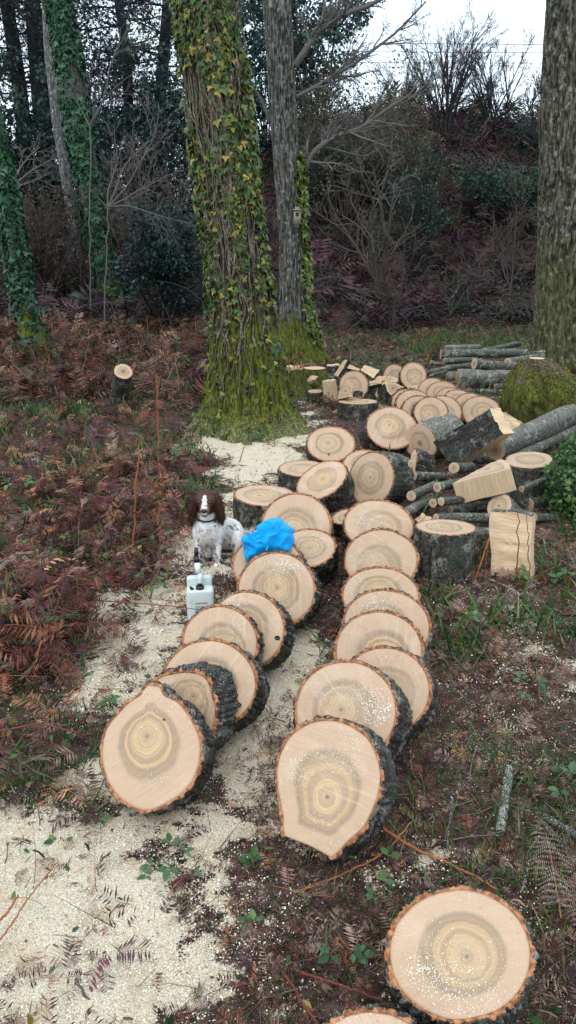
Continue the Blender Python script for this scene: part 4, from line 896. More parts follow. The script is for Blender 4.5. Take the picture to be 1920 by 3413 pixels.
# ------------------------------------------------------------------ branches, shrubs and trees behind
def pxm(px, Y): return px*Y/FOC
def build_back():
    grey = [(.12, .11, .10), (.125, .115, .105), (.12, .105, .10)]
    dark = [(.022, .022, .024), (.03, .03, .032), (.035, .035, .036)]
    brown = [(.07, .055, .045), (.085, .065, .055), (.10, .075, .062)]
    # limbs of the bird-box tree
    root = TR[1].root; loc = np.array(root.location); r0 = TR[1]
    def limb(pl, Y0, Y1, w0, w1, nt=26, col=grey, ratio=.35, nm='limb'):
        n = len(pl); A = np.array([aty(x, y, Y0+(Y1-Y0)*i/(n-1)) for i, (x, y) in enumerate(pl)])
        tt = np.linspace(0, n-1, n*4); P = np.stack([np.interp(tt, np.arange(n), A[:, k]) for k in range(3)], 1)
        P[1:-1] = (P[:-2]+P[1:-1]*2+P[2:])/4
        rr = np.linspace(w0, w1, len(P))*Y0/FOC/2
        V, F = tubes(P[None], rr[None], 8); l = mk(nm, V-loc, F, M_VCT, root, attrs={'Col': ('FLOAT_COLOR', col4(pick(len(V), [col[0]], .1)))})
        s = Soup(); p, r = P[None], rr[None]
        for per, ra, sd in ((nt, ratio, 4), (7, .5, 3), (3, .55, 3)):
            q, D, Ln, Rn = children(p, r, per, ra, (.35, .9), .12); p, r = grow(q, D, Ln, np.maximum(Rn, .0035), 6, .13, trop=.03); V, F = tubes(p, np.maximum(r, .0028), sd); s.add(V, F, pick(len(V), [col[1]], .15))
        s.build('twigs', M_VCT, root, 'stuff', loc=loc)
    limb([(1005, 590), (1040, 510), (1110, 455), (1200, 430), (1280, 370), (1360, 320)], 13.3, 12.6, 20, 5, 24)
    limb([(985, 215), (1050, 120), (1130, 55), (1250, 10), (1340, -50)], 13.3, 12.6, 20, 8, 18)
    limb([(985, 325), (1060, 285), (1200, 200), (1320, 110), (1420, 5)], 13.3, 12.3, 14, 4, 14, ratio=.28)
    limb([(900, 400), (870, 330), (835, 280), (800, 260)], 13.3, 12.9, 12, 5, 8)
    # bare saplings among the trees
    def sapling(label, base, tips, Y, w, col=grey, per=(6, 4), gr=None, ratio=.45, ground=None):
        b = aty(base[0], base[1], Y); g0 = b.copy() if ground is None else aty(ground[0], ground[1], Y)
        if ground is not None: g0[2] = float(hgt(g0[0], Y))-.05
        rt = thing('bare_sapling', g0, label, 'sapling', gr)
        if ground is not None:
            P_ = g0+(b-g0)*np.linspace(0, 1, 14)[:, None]; P_[1:-1] += rng.normal(0, .02, (12, 3)); V, F = tubes(P_[None], (w*Y/FOC/2*np.linspace(1., .8, 14))[None], 7)
            mk('stem', V-g0, F, M_VCT, rt, attrs={'Col': ('FLOAT_COLOR', col4(pick(len(V), [col[0]], .1)))})
        P = np.repeat(b[None], len(tips), 0); T = np.array([aty(x, y, Y+rng.uniform(-.6, .6)) for x, y in tips]); D = T-P; L = np.linalg.norm(D, axis=1)
        bare(rt, P, D+np.array([0, 0, .1]), L, np.full(len(tips), w*Y/FOC/2), [(per[0], ratio, (.35, .9)), (per[1], .5, (.3, .9)), (3, .5, (.3, .9))], col, .12, rmin=.0045)
    sapling('pale bare sapling fanning out left of the ivy-clad tree', (360, 690), [(440, 380), (600, 440), (620, 590), (320, 440), (590, 560), (300, 640)], 17, 5, ground=(338, 1010))
    sapling('bare arching sapling between the pale trunk and the ivy-clad tree', (300, 420), [(360, 280), (470, 60), (420, 190), (180, 270)], 19, 5, ground=(290, 980))
    sapling('grey bare shrub low at the left edge behind the mossy tree', (40, 620), [(150, 660), (200, 560), (20, 480), (110, 480)], 18, 7, ground=(20, 1000))
    sapling('slender dark sapling standing before the brown slope', (1262, 985), [(1235, 640), (1290, 600), (1200, 560), (1320, 620), (1265, 560)], 16.5, 13, [(.055, .05, .04), (.10, .09, .075), (.12, .105, .09)], (6, 4), ratio=.42)
    sapling('thin twiggy sapling in front of the right tree', (1700, 960), [(1640, 700), (1730, 660), (1780, 760), (1600, 800)], 16.5, 5, brown)
    sapling('brown twiggy sapling behind the far log pile', (1310, 1100), [(1260, 930), (1370, 860), (1330, 800), (1230, 860)], 16, 5, brown)
    sapling('fine twiggy shrub right of the far sapling', (1500, 1050), [(1450, 900), (1530, 870), (1590, 900)], 17, 4, brown)
    # tall trees behind the left side
    def conifer(label, pl, Y, w, gr='dark conifers behind the left side', nb=34, leafn=6500, span=3.0, lo=.0):
        P = np.array([aty(x, y, Y) for x, y in pl]); b = P[0].copy(); b[2] = float(hgt(b[0], Y))-.2
        rt = thing('conifer', b, label, 'conifer', gr); A = np.vstack([b, P, P[-1]+(P[-1]-P[-2])*.8])
        tt = np.linspace(0, len(A)-1, 26); Q = np.stack([np.interp(tt, np.arange(len(A)), A[:, k]) for k in range(3)], 1); rr = np.linspace(1.1, .8, 26)*w*Y/FOC/2
        th = 12; V, F = tubes(Q[None], rr[None], th); mk('trunk', V-b, F, M_DARKTRUNK, rt, attrs={'cav': ('FLOAT', np.zeros(len(V)))})
        i = rng.integers(6, 25, nb); o = Q[i]; an = rng.uniform(0, 2*PI, nb); D = np.stack([np.cos(an), np.sin(an), rng.uniform(-.25, .25, nb)], -1)
        tips = bare(rt, o, D, rng.uniform(.6, 1, nb)*span, np.full(nb, .035), [(9, .4, (.4, 1.0)), (6, .4, (.4, 1.))], dark, .12, rmin=.007)
        cen = np.concatenate([tips[0][:, -1], tips[1][:, -1][::4]]); crown(rt, cen, .30, leafn, .13, [(.010, .022, .020), (.016, .034, .028), (.007, .014, .014), (.02, .04, .03)])
    conifer('conifer with the dark trunk nearest the left edge', [(70, 330), (45, 150), (20, 0)], 31, 44, leafn=3200)
    conifer('second dark conifer from the left edge, its trunk thicker', [(135, 330), (120, 150), (108, 0)], 30, 52, leafn=2600)
    conifer('slim conifer seen between the left ivy tree and the central trunk', [(430, 430), (425, 200), (395, 0)], 30, 30, leafn=3000, nb=26)
    conifer('conifer just left of the central ivy-clad trunk', [(520, 450), (545, 200), (560, 0)], 33, 36, leafn=4800)
    # evergreen masses with trunk
    def bush(label, px, py, rx, ry, Y, n, size, cols, cat='evergreen shrub', name='evergreen_shrub', gr=None, K=40, twig=.0, br=14, col=dark, tm=DIAM, rad=.38, dens_top=0):
        c = aty(px, py, Y); R = pxm(rx, Y); H = pxm(ry, Y); zb = float(hgt(c[0], Y)); b = np.array([c[0], Y, min(zb, c[2]-H*.5)-.1])
        rt = thing(name, b, label, cat, gr)
        d = nrm(rng.normal(size=(K, 3)))*np.cbrt(rng.random(K))[:, None]*np.array([R, min(R, 1.6), H])*.92; cen = c+d
        # limbs reach from the base to each clump
        ii = rng.choice(K, min(br, K), replace=False); D = cen[ii]-b; L = np.linalg.norm(D, axis=1)
        tips = bare(rt, np.repeat(b[None], len(ii), 0)+rng.normal(0, .12, (len(ii), 3))*[1, 1, 0], D, L, np.full(len(ii), .03), [(7, .4, (.3, .9)), (6, .45, (.3, .9))], col, .08, lo=.3, rmin=.005)
        if n: crown(rt, np.vstack([cen, tips[0][:, -1]]), rad, n, size, cols)
        return rt
    dk = [(.016, .038, .034), (.028, .060, .052), (.010, .022, .022), (.04, .08, .062)]
    teal = [(.02, .055, .045), (.035, .085, .062), (.014, .032, .028), (.05, .11, .08)]
    olive = [(.065, .075, .03), (.04, .055, .022), (.09, .085, .035), (.03, .045, .02)]
    bush('big evergreen filling the gap between the two tall central trees', 880, 150, 130, 330, 29, 9000, .15, teal, K=70, gr='evergreens on the ridge', cat='evergreen tree', name='evergreen_tree')
    bush('evergreen crown right of the bird-box tree reaching out into the sky', 1060, 110, 150, 190, 27, 7500, .14, teal, K=44, gr='evergreens on the ridge', cat='evergreen tree', name='evergreen_tree', rad=.32)
    bush('dark evergreen behind the central ivy-clad trunk, left side', 560, 400, 140, 170, 29, 6500, .15, dk, K=60, gr='evergreens on the ridge', cat='evergreen tree', name='evergreen_tree')
    bush('dark evergreen hedge tree low behind the left conifers', 120, 480, 260, 170, 28, 12000, .15, dk, K=90, gr='evergreens on the ridge', cat='evergreen tree', name='evergreen_tree')
    bush('tall narrow evergreen between the ivy tree leaning left and the slim conifer', 320, 260, 70, 220, 29, 2200, .14, dk, K=40, gr='evergreens on the ridge', cat='evergreen tree', name='evergreen_tree')
    bush('dark evergreen low behind the pale bare sapling', 430, 560, 200, 150, 27, 9000, .14, dk, K=70, gr='evergreens on the ridge', cat='evergreen tree', name='evergreen_tree')
    bush('dark holly-like shrub just left of the central trunk at ground level', 560, 860, 130, 150, 18.5, 7500, .10, dk, K=60, rad=.3)
    bush('low dark shrub under the pale lichened trunk', 180, 1000, 110, 50, 22.8, 3000, .10, teal, K=50, rad=.28)
    bush('scrubby brown thicket at the left behind the ivy trees', 110, 780, 230, 170, 22, 3500, .10, [(.03, .032, .022), (.05, .045, .03)], K=60, br=44, col=brown, cat='thicket', name='thicket')
    bush('brown thicket between the ivy tree leaning left and the central trunk', 480, 700, 160, 130, 22, 1500, .10, [(.04, .042, .025), (.06, .05, .03)], K=60, br=50, col=[(.11, .09, .08)]*3, cat='thicket', name='thicket')
    bush('olive-leaved shrub to the right of the bird-box tree', 1150, 420, 190, 150, 24, 6500, .085, olive, K=60, gr='shrubs along the top of the bank', rad=.36, br=26, col=brown)
    bush('yellow-brown leaved bush in the middle of the ridge', 1310, 430, 110, 120, 25, 3200, .08, [(.10, .085, .035), (.13, .095, .04), (.07, .06, .03)], K=36, gr='shrubs along the top of the bank', br=26, col=brown)
    bush('dark hedge shrub low on the ridge behind the olive one', 1120, 560, 180, 90, 25, 7500, .10, teal, K=60, gr='shrubs along the top of the bank')
    bush('dark hedge shrub closing the skyline left of the right tree', 1720, 500, 200, 80, 29, 7000, .11, dk, K=60, gr='shrubs along the top of the bank', br=30)
    bush('hedge shrub under the two bare domed trees', 1480, 510, 190, 75, 30, 7000, .11, teal, K=60, gr='shrubs along the top of the bank')
    bush('dark ivy mound sloping down towards the right tree', 1690, 620, 190, 75, 24, 6500, .09, [(.012, .045, .026), (.02, .07, .036), (.008, .024, .016)], K=70, rad=.3, cat='ivy bush', name='ivy_bush')
    bush('green ivy clump climbing in the middle of the bank', 1400, 610, 90, 95, 22, 2200, .08, [(.02, .07, .035), (.035, .10, .05), (.012, .035, .02)], K=22, rad=.22, cat='ivy bush', name='ivy_bush')
    # bare domed trees against the sky
    def dome(label, px, py, rx, ry, Y, nb, gr='bare trees on top of the bank', col=[(.03, .028, .028), (.045, .04, .038), (.06, .052, .048)], lv=((8, .36, (.2, .55)), (6, .42, (.2, .6)), (3, .5, (.3, .7)))):
        b = aty(px, py, Y); rt = thing('bare_tree', b, label, 'bare tree', gr); a = rng.uniform(-1, 1, nb)
        D = np.stack([a*rx/ry*.9, rng.uniform(-.35, .35, nb), 1+.0*a], -1); L = pxm(ry, Y)*np.sqrt(np.clip(1.05-.35*np.abs(a)**2, .2, 1))*rng.uniform(.65, .95, nb)
        tips = bare(rt, np.repeat(b[None], nb, 0)+rng.normal(0, .15, (nb, 3))*[1, 1, 0], D, L, np.full(nb, .035), lv, col, .06, rmin=.0045, trop=.0)
        crown(rt, tips[1][:, -1], .12, 900, .05, [(.12, .07, .04), (.07, .06, .03)])
    dome('bare domed tree in the middle of the skyline', 1480, 455, 200, 300, 28, 20)
    dome('bare spreading tree against the sky just left of the right tree', 1650, 455, 200, 260, 29, 14)
    dome('small gnarled bare tree half hidden by the right tree', 1810, 480, 90, 190, 27, 9, col=dark)
    dome('fine-twigged bare tree rising behind the olive-leaved shrub', 1330, 440, 150, 200, 27, 11)
    # power lines
    for i, (y0, y1, w) in enumerate([(143, 150, 'topmost'), (172, 177, 'middle'), (209, 211, 'lowest')]):
        a = aty(1180, y0, 60); b = aty(1880, y1, 60); t = np.linspace(-2.2, 3, 40)[:, None]; P = a+(b-a)*t; P[:, 2] += ((t[:, 0]-.4)**2)*.05
        V, F = tubes(P[None], np.full((1, 40), .022), 6)
        o = mk('power_line', V-P[0], F, m_flat('cable', (.25, .25, .27)) if i == 0 else bpy.data.materials['cable'], loc=tuple(P[0])); tag(o, '%s of the three thin cables crossing the sky' % w, 'power line', 'power lines across the sky')
build_back()

# ------------------------------------------------------------------ ground cover
def scat(n, y0, y1, fn, wid=None, p=1.0):
    """sample points on the ground, denser towards the viewer's side of the wood"""
    u = rng.random(n*3); y = y0*(y1/y0)**u if p == 1 else y0+(y1-y0)*u
    x = rng.uniform(-1, 1, n*3)*(.75+.44*y if wid is None else wid(y))
    k = rng.random(n*3) < fn(x, y); x, y = x[k][:n], y[k][:n]
    return np.stack([x, y, hgt(x, y)], -1)
def clear(x, y):
    m = np.ones_like(x)
    for c, n, P, T in ROUNDS.values():
        q = c-n*T*.5; R = np.linalg.norm(P-c, axis=1).mean(); m = m*(1-.97*np.exp(-(((x-q[0])**2+(y-q[1])**2)/(R*.9)**2)**3))
    for (px, py, r) in ((693, 1880, .3), (400, 1345, .45), (668, 2060, .16), (745, 1800, .3)):
        q = atz(px, py); m = m*(1-.97*np.exp(-(((x-q[0])**2+(y-q[1])**2)/r**2)**3))
    return m
def left(x, y): return sstep(-.35, -.95, x+.10*(y-3)*(y < 4)+(y > 7)*.15)
def fern_dens(x, y):
    pat = sstep(.35, .6, fbm(x*1.5, y*1.5, 3, 51)); s_ = saw(x, y)
    d = .8*left(x, y)*np.where(y < 1.9, .35, 1.)*np.where((y > 7.2) & (y < 12.5), .16, 1.)
    d = np.maximum(d, .5*sstep(.0, .3, np.abs(x-.1)+.1*(y < 2.4))); d = np.maximum(d, .85*sstep(.3, .8, x)*(y < 7)); d = np.maximum(d, .6*(y > 11.5))
    return d*(.25+.75*pat)*(1-.93*sstep(.35, .7, s_))*np.where(y < 9, 1, 1)
REDS = [(.10, .034, .026), (.18, .060, .036), (.05, .020, .02), (.22, .10, .055), (.075, .028, .034), (.14, .085, .06), (.05, .055, .022)]
def ground_cover():
    t0 = np.array([0, 0, 1.])
    # dead bracken
    s = Soup()
    for v in range(5):
        T, F = frond_t(11+v % 3, .3+.1*v, v, .12)
        for (n, a, b, sz, tl) in ((1500, 1.0, 5.0, (.06, .16), .75), (2100, 3.0, 9.5, (.09, .22), .8), (1500, 9, 20, (.20, .42), .75)):
            P = scat(n, a, b, lambda x, y: fern_dens(x, y)*clear(x, y)*np.where((y < 3.2) | (x > -.6), .6, 1)); N = len(P)
            lf = left(P[:, 0], P[:, 1]); X, Yv, Z = frames(N, None, tl)
            P[:, 2] += rng.uniform(.0, .05, N)*(.3+lf)+.26*lf*rng.random(N)**2*(P[:, 1] > 2.4)*sstep(.4, .65, fbm(P[:, 0]*1.5, P[:, 1]*1.5, 3, 51))*np.where((P[:, 1] > 7.2) & (P[:, 1] < 12), .3, 1)
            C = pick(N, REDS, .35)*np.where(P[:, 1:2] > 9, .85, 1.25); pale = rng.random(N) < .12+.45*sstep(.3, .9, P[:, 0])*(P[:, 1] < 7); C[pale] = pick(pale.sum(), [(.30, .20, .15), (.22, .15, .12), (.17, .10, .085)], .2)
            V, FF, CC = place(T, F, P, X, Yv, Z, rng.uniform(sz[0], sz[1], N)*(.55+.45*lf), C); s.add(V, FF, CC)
    for v in range(3):
        T, F = frond_t(9, .5, v+40, .3)
        for (n, a, b, q_) in ((900, .9, 3.4, 1), (500, 2, 6, 1)):
            P = scat(n, a, b, lambda x, y: sstep(.50, .62, fbm(x*3.1+2, y*3.1, 3, 131))*clear(x, y)*(1-.85*(saw(x, y) > 1.05))); N = len(P); X, Yv, Z = frames(N, None, .9); P[:, 2] += rng.uniform(0, .035, N)
            C = pick(N, [(.07, .03, .032), (.12, .05, .04), (.20, .12, .09), (.30, .21, .15), (.045, .02, .02)], .3); V, FF, CC = place(T, F, P, X, Yv, Z, rng.uniform(.035, .10, N), C); s.add(V, FF, CC)
    o = s.build('dead_bracken_litter', M_VC, kind='stuff'); tag(o, 'reddish brown dead bracken covering the forest floor', 'dead bracken')
    # stems and twigs lying about
    s = Soup()
    for (n, a, b, L0, L1, r0, tall) in ((1900, .9, 5, .06, .30, .0012, .15), (2600, 3, 10, .10, .45, .0019, .35), (1500, 10, 19, .3, .9, .004, .35)):
        P = scat(n, a, b, lambda x, y: np.clip(fern_dens(x, y)*1.6+.12, 0, 1)*clear(x, y)); N = len(P)
        up = rng.random(N) < tall*left(P[:, 0], P[:, 1]); D = rng.normal(size=(N, 3)); D[:, 2] = np.where(up, 1.6, np.abs(D[:, 2])*.12+.02)
        pp, rr = grow(P+[0, 0, .006], D, rng.uniform(L0, L1, N), rng.uniform(.6, 1.6, N)*r0, 5, .14); pp[:, 1:, 2] = np.maximum(pp[:, 1:, 2], hgt(pp[:, 1:, 0], pp[:, 1:, 1])+.004)
        V, F = tubes(pp, rr, 3); s.add(V, F, np.repeat(pick(N, [(.20, .075, .035), (.11, .05, .035), (.30, .13, .055), (.16, .13, .10), (.06, .04, .035), (.24, .19, .13)], .25), 15, 0))
    o = s.build('fallen_stems', M_VCT, kind='stuff'); tag(o, 'thin orange and brown stems and twigs strewn over the litter', 'twigs')
    # leaf crumbs
    s = Soup()
    for (n, a, b, sz) in ((42000, .8, 4.5, (.005, .018)), (24000, 4, 11, (.010, .03)), (9000, 10, 20, (.03, .08))):
        P = scat(n, a, b, lambda x, y: (1-.93*sstep(.3, .75, saw(x, y)))*(.3+.7*sstep(.35, .6, fbm(x*3, y*3, 2, 61)))); N = len(P)
        P[:, 2] += rng.uniform(0, .022, N); X, Yv, Z = frames(N, None, .6)
        V, F, C = place(DIAM[0], DIAM[1], P, X, Yv, Z, rng.uniform(sz[0], sz[1], N), pick(N, [(.05, .025, .024), (.11, .055, .045), (.19, .12, .085), (.03, .02, .018), (.05, .055, .025), (.28, .20, .15), (.10, .045, .045)], .3)); s.add(V, F, C)
    o = s.build('leaf_litter', M_VC, kind='stuff'); tag(o, 'small dark crumbs of dead leaves mixed into the litter', 'leaf litter')
    # grass
    def gd(x, y):
        m = fbm(x*1.7+9, y*1.7, 3, 71); g = sstep(.46, .62, m)
        a = g*.16*(y < 3.0)*(x > -.35)+.9*np.exp(-(((x+.95)/.28)**2+((y-2.35)/.45)**2))+.2*np.exp(-(((x-.55)/.5)**2+((y-1.75)/.22)**2))+.5*np.exp(-(((x-.95)/.25)**2+((y-2.2)/.35)**2))
        a = a+g*.5*(x > .75)*(y < 6)+(y > 4.8)*(x < -.6)*g*1.0+1.0*(y > 14)*(y < 18.8)*(x > 2.2)*(x < 6.5)+.25*g*(y > 9)+.03
        return np.clip(a, 0, 1)*(1-.97*sstep(.45, .85, saw(x, y)))*clear(x, y)
    s = Soup()
    for v in range(3):
        T, (F4, F3) = blade_t(.03+.01*v, .35+.3*v)
        for (n, a, b, h0, h1, w) in ((5500, .85, 3.5, .03, .11, .7), (3600, 3, 9, .06, .2, 1.2), (6500, 8.5, 18, .06, .20, 1.1)):
            P = scat(n, a, b, gd); N = len(P); X, Yv, Z = frames(N, None, .45)
            C = pick(N, [(.045, .12, .022), (.03, .085, .018), (.085, .15, .03), (.025, .07, .03), (.19, .16, .08)], .25, [.28, .24, .2, .14, .14])
            h = rng.uniform(h0, h1, N)
            V, F, CC = place(T*[w, 1, 1], F4, P, X, Yv, Z, h, C); s.add(V, F, CC); s.F3.append((F3[None]+(np.arange(N)*len(T))[:, None, None]).reshape(-1, 3)+s.n-len(V))
    o = s.build('grass', M_VCL, kind='stuff'); tag(o, 'tufts of thin green grass growing through the litter', 'grass')
    # low green leaves (bramble, ivy) of the floor
    s = Soup()
    for (n, a, b, sz) in ((900, 1.0, 5.5, (.018, .038)), (4200, 4, 12, (.025, .05)), (5500, 10, 19, (.05, .10))):
        P = scat(n, a, b, lambda x, y: (.15+.85*sstep(.45, .6, fbm(x*2.1+4, y*2.1, 3, 81)))*(1-.8*sstep(.4, .8, saw(x, y)))*np.where((x < -.5) | (y > 9), 1, .45)*clear(x, y)); N = len(P)
        P[:, 2] += rng.uniform(.01, .10, N)*(.3+left(P[:, 0], P[:, 1])); X, Yv, Z = frames(N, None, .5)
        V, F, C = place(LEAF[0], LEAF[1], P, X, Yv, Z, rng.uniform(sz[0], sz[1], N), pick(N, [(.035, .09, .025), (.05, .12, .03), (.02, .06, .025), (.12, .15, .03), (.02, .07, .045), (.24, .20, .04)], .25)); s.add(V, F, C)
    o = s.build('low_green_leaves', M_VCL, kind='stuff'); tag(o, 'scattered small green leaves low over the forest floor', 'ground cover')
    # sawdust chips lying loose
    s = Soup()
    for (n, a, b, sz) in ((42000, .85, 3.2, (.002, .0065)), (30000, 2.6, 8.5, (.004, .010))):
        P = scat(n, a, b, lambda x, y: .02+.9*sstep(.2, .6, saw(x, y)), None); N = len(P)
        P[:, 2] += rng.uniform(.008, .022, N)*(1+.8*(saw(P[:, 0], P[:, 1]) < .4)); X, Yv, Z = frames(N, None, .5)
        V, F, C = place(CHIP[0], CHIP[1], P, X, Yv, Z, rng.uniform(sz[0], sz[1], N), pick(N, [(.84, .73, .54), (.60, .45, .29), (.90, .83, .68), (.36, .19, .11), (.92, .88, .78)], .12, [.28, .22, .27, .1, .13])); s.add(V, F, C)
    P = scat(42000, .85, 7, lambda x, y: .25+.75*sstep(.4, .62, fbm(x*2.2+3, y*2.2, 3, 111))*np.where(x > .3, 1, .6)*(1-.8*(saw(x, y) > .6)), None); N = len(P)
    P[:, 2] += rng.uniform(.006, .045, N); X, Yv, Z = frames(N, None, .4); sz = rng.uniform(.0009, .0022, N)*(.6+.3*P[:, 1])
    V, F, C = place(CHIP[0], CHIP[1], P, X, Yv, Z, sz, pick(N, [(.80, .74, .62), (.62, .52, .38), (.9, .86, .78)], .1)); s.add(V, F, C)
    # and on the rounds' faces
    for key, (c, n, P0, T) in ROUNDS.items():
        if np.linalg.norm(c-CP) > 4.2: continue
        N = 500; k = rng.integers(0, len(P0), N); w = np.sqrt(rng.random(N))*.93; ce = c+(P0[rng.integers(len(P0))]-c)*.55
        q = c+(P0[k]-c)*w[:, None]; pr = np.exp(-(np.linalg.norm(q-ce, axis=1)/.075)**2)+.10; q = q[rng.random(N) < pr]; N = len(q)
        X, Yv, Z = frames(N, np.tile(n, (N, 1)), .25); V, F, C = place(CHIP[0], CHIP[1], q+n*.003, X, Yv, Z, rng.uniform(.0012, .0036, N), pick(N, [(.80, .72, .56), (.75, .6, .42), (.4, .18, .09), (.9, .88, .8)], .1)); s.add(V, F, C)
    for key, pts in {'R1': [(1440, 3270, .05), (1530, 3310, .05), (1400, 3240, .03)], 'L1': [(600, 2610, .045), (555, 2640, .03)], 'L6': [(930, 1882, .05), (980, 1885, .04)], 'R3': [(1262, 2340, .04), (1280, 2380, .04)], 'R2': [(1000, 2480, .04), (960, 2500, .03), (1180, 2480, .03)], 'L8': [(1090, 1800, .035)], 'R9': [(1200, 1730, .04)], 'L5': [(760, 2010, .03)], 'R6': [(1250, 2010, .04)]}.items():
        c, n, P0, T = ROUNDS[key]
        for (x, y, sp) in pts:
            w = ray(x, y); q = CP+w*(np.dot(c-CP, n)/np.dot(w, n)); N = 380; d = rng.normal(0, sp*.75, (N, 3))*[1.6, 1, .6]; q = q+d-n*(d@n)[:, None]
            q = q[np.linalg.norm(q-c, axis=1) < np.linalg.norm(P0-c, axis=1).min()*.93]; N = len(q)
            X, Yv, Z = frames(N, np.tile(n, (N, 1)), .25); V, F, C = place(CHIP[0], CHIP[1], q+n*.003, X, Yv, Z, rng.uniform(.0008, .0038, N)*(1 if c[1] < 2.3 else 1.5), pick(N, [(.74, .67, .55), (.62, .50, .36), (.86, .82, .74)], .1)); s.add(V, F, C)
    o = s.build('sawdust_chips', M_CHIP, kind='stuff'); tag(o, 'pale sawdust chips spilled over the ground and the rounds', 'sawdust')
    # the bank: tangle of bracken, stems and bramble leaves
    bw = lambda y: .75+.5*y
    def bk(x, y): return sstep(17.5, 19.5, y)
    s = Soup()
    for v in range(3):
        T, F = frond_t(8, .5, v+20, .1); P = scat(2300, 17.5, 33, bk, bw, 2); N = len(P); X, Yv, Z = frames(N, None, .6)
        P[:, 2] += rng.uniform(0, .3, N); cl = fbm(P[:, 0]*.5, P[:, 1]*.5, 2, 91)[:, None]
        C = pick(N, [(.050, .024, .036), (.075, .032, .042), (.032, .018, .028), (.10, .045, .045), (.05, .038, .036), (.03, .045, .028)], .3)*(.4+cl)
        V, FF, CC = place(T, F, P, X, Yv, Z, rng.uniform(.5, 1.2, N), C); s.add(V, FF, CC)
    o = s.build('bank_bracken', M_VC, kind='stuff'); tag(o, 'purple-brown dead bracken covering the steep bank', 'dead bracken')
    s = Soup()
    P = scat(7500, 17.5, 33, bk, bw, 2); N = len(P); D = rng.normal(size=(N, 3))*[1, 1, .4]; D[:, 2] = np.abs(D[:, 2])+.6
    hh = np.where(fbm(P[:, 0]*.4, P[:, 1]*.3, 2, 95) > .5, 1.5, .8); pp, rr = grow(P, D, rng.uniform(.5, 1.5, N)*hh, rng.uniform(.004, .009, N), 6, .25, grav=.16); V, F = tubes(pp, rr, 3)
    s.add(V, F, np.repeat(pick(N, [(.11, .075, .065), (.15, .12, .105), (.075, .045, .045), (.20, .17, .15)], .25), 18, 0))
    o = s.build('bank_brambles', M_VCT, kind='stuff'); tag(o, 'tangle of arching bramble and bracken stems on the bank', 'brambles')
    s = Soup(); P = scat(26000, 17, 33, lambda x, y: bk(x, y)*sstep(.40, .62, fbm(x*.8+3, y*.8, 3, 97)+.25*sstep(27, 31, y)), bw, 2); N = len(P); P[:, 2] += rng.uniform(.05, .65, N)**1.3; X, Yv, Z = frames(N, None, .7)
    V, F, C = place(DIAM[0], DIAM[1], P, X, Yv, Z, rng.uniform(.06, .14, N), pick(N, [(.020, .05, .032), (.03, .065, .04), (.014, .03, .024), (.06, .075, .03), (.03, .028, .022)], .3)); s.add(V, F, C)
    o = s.build('bank_leaves', M_VCL, kind='stuff'); tag(o, 'patches of dark bramble leaves over the bank', 'ground cover')
ground_cover()

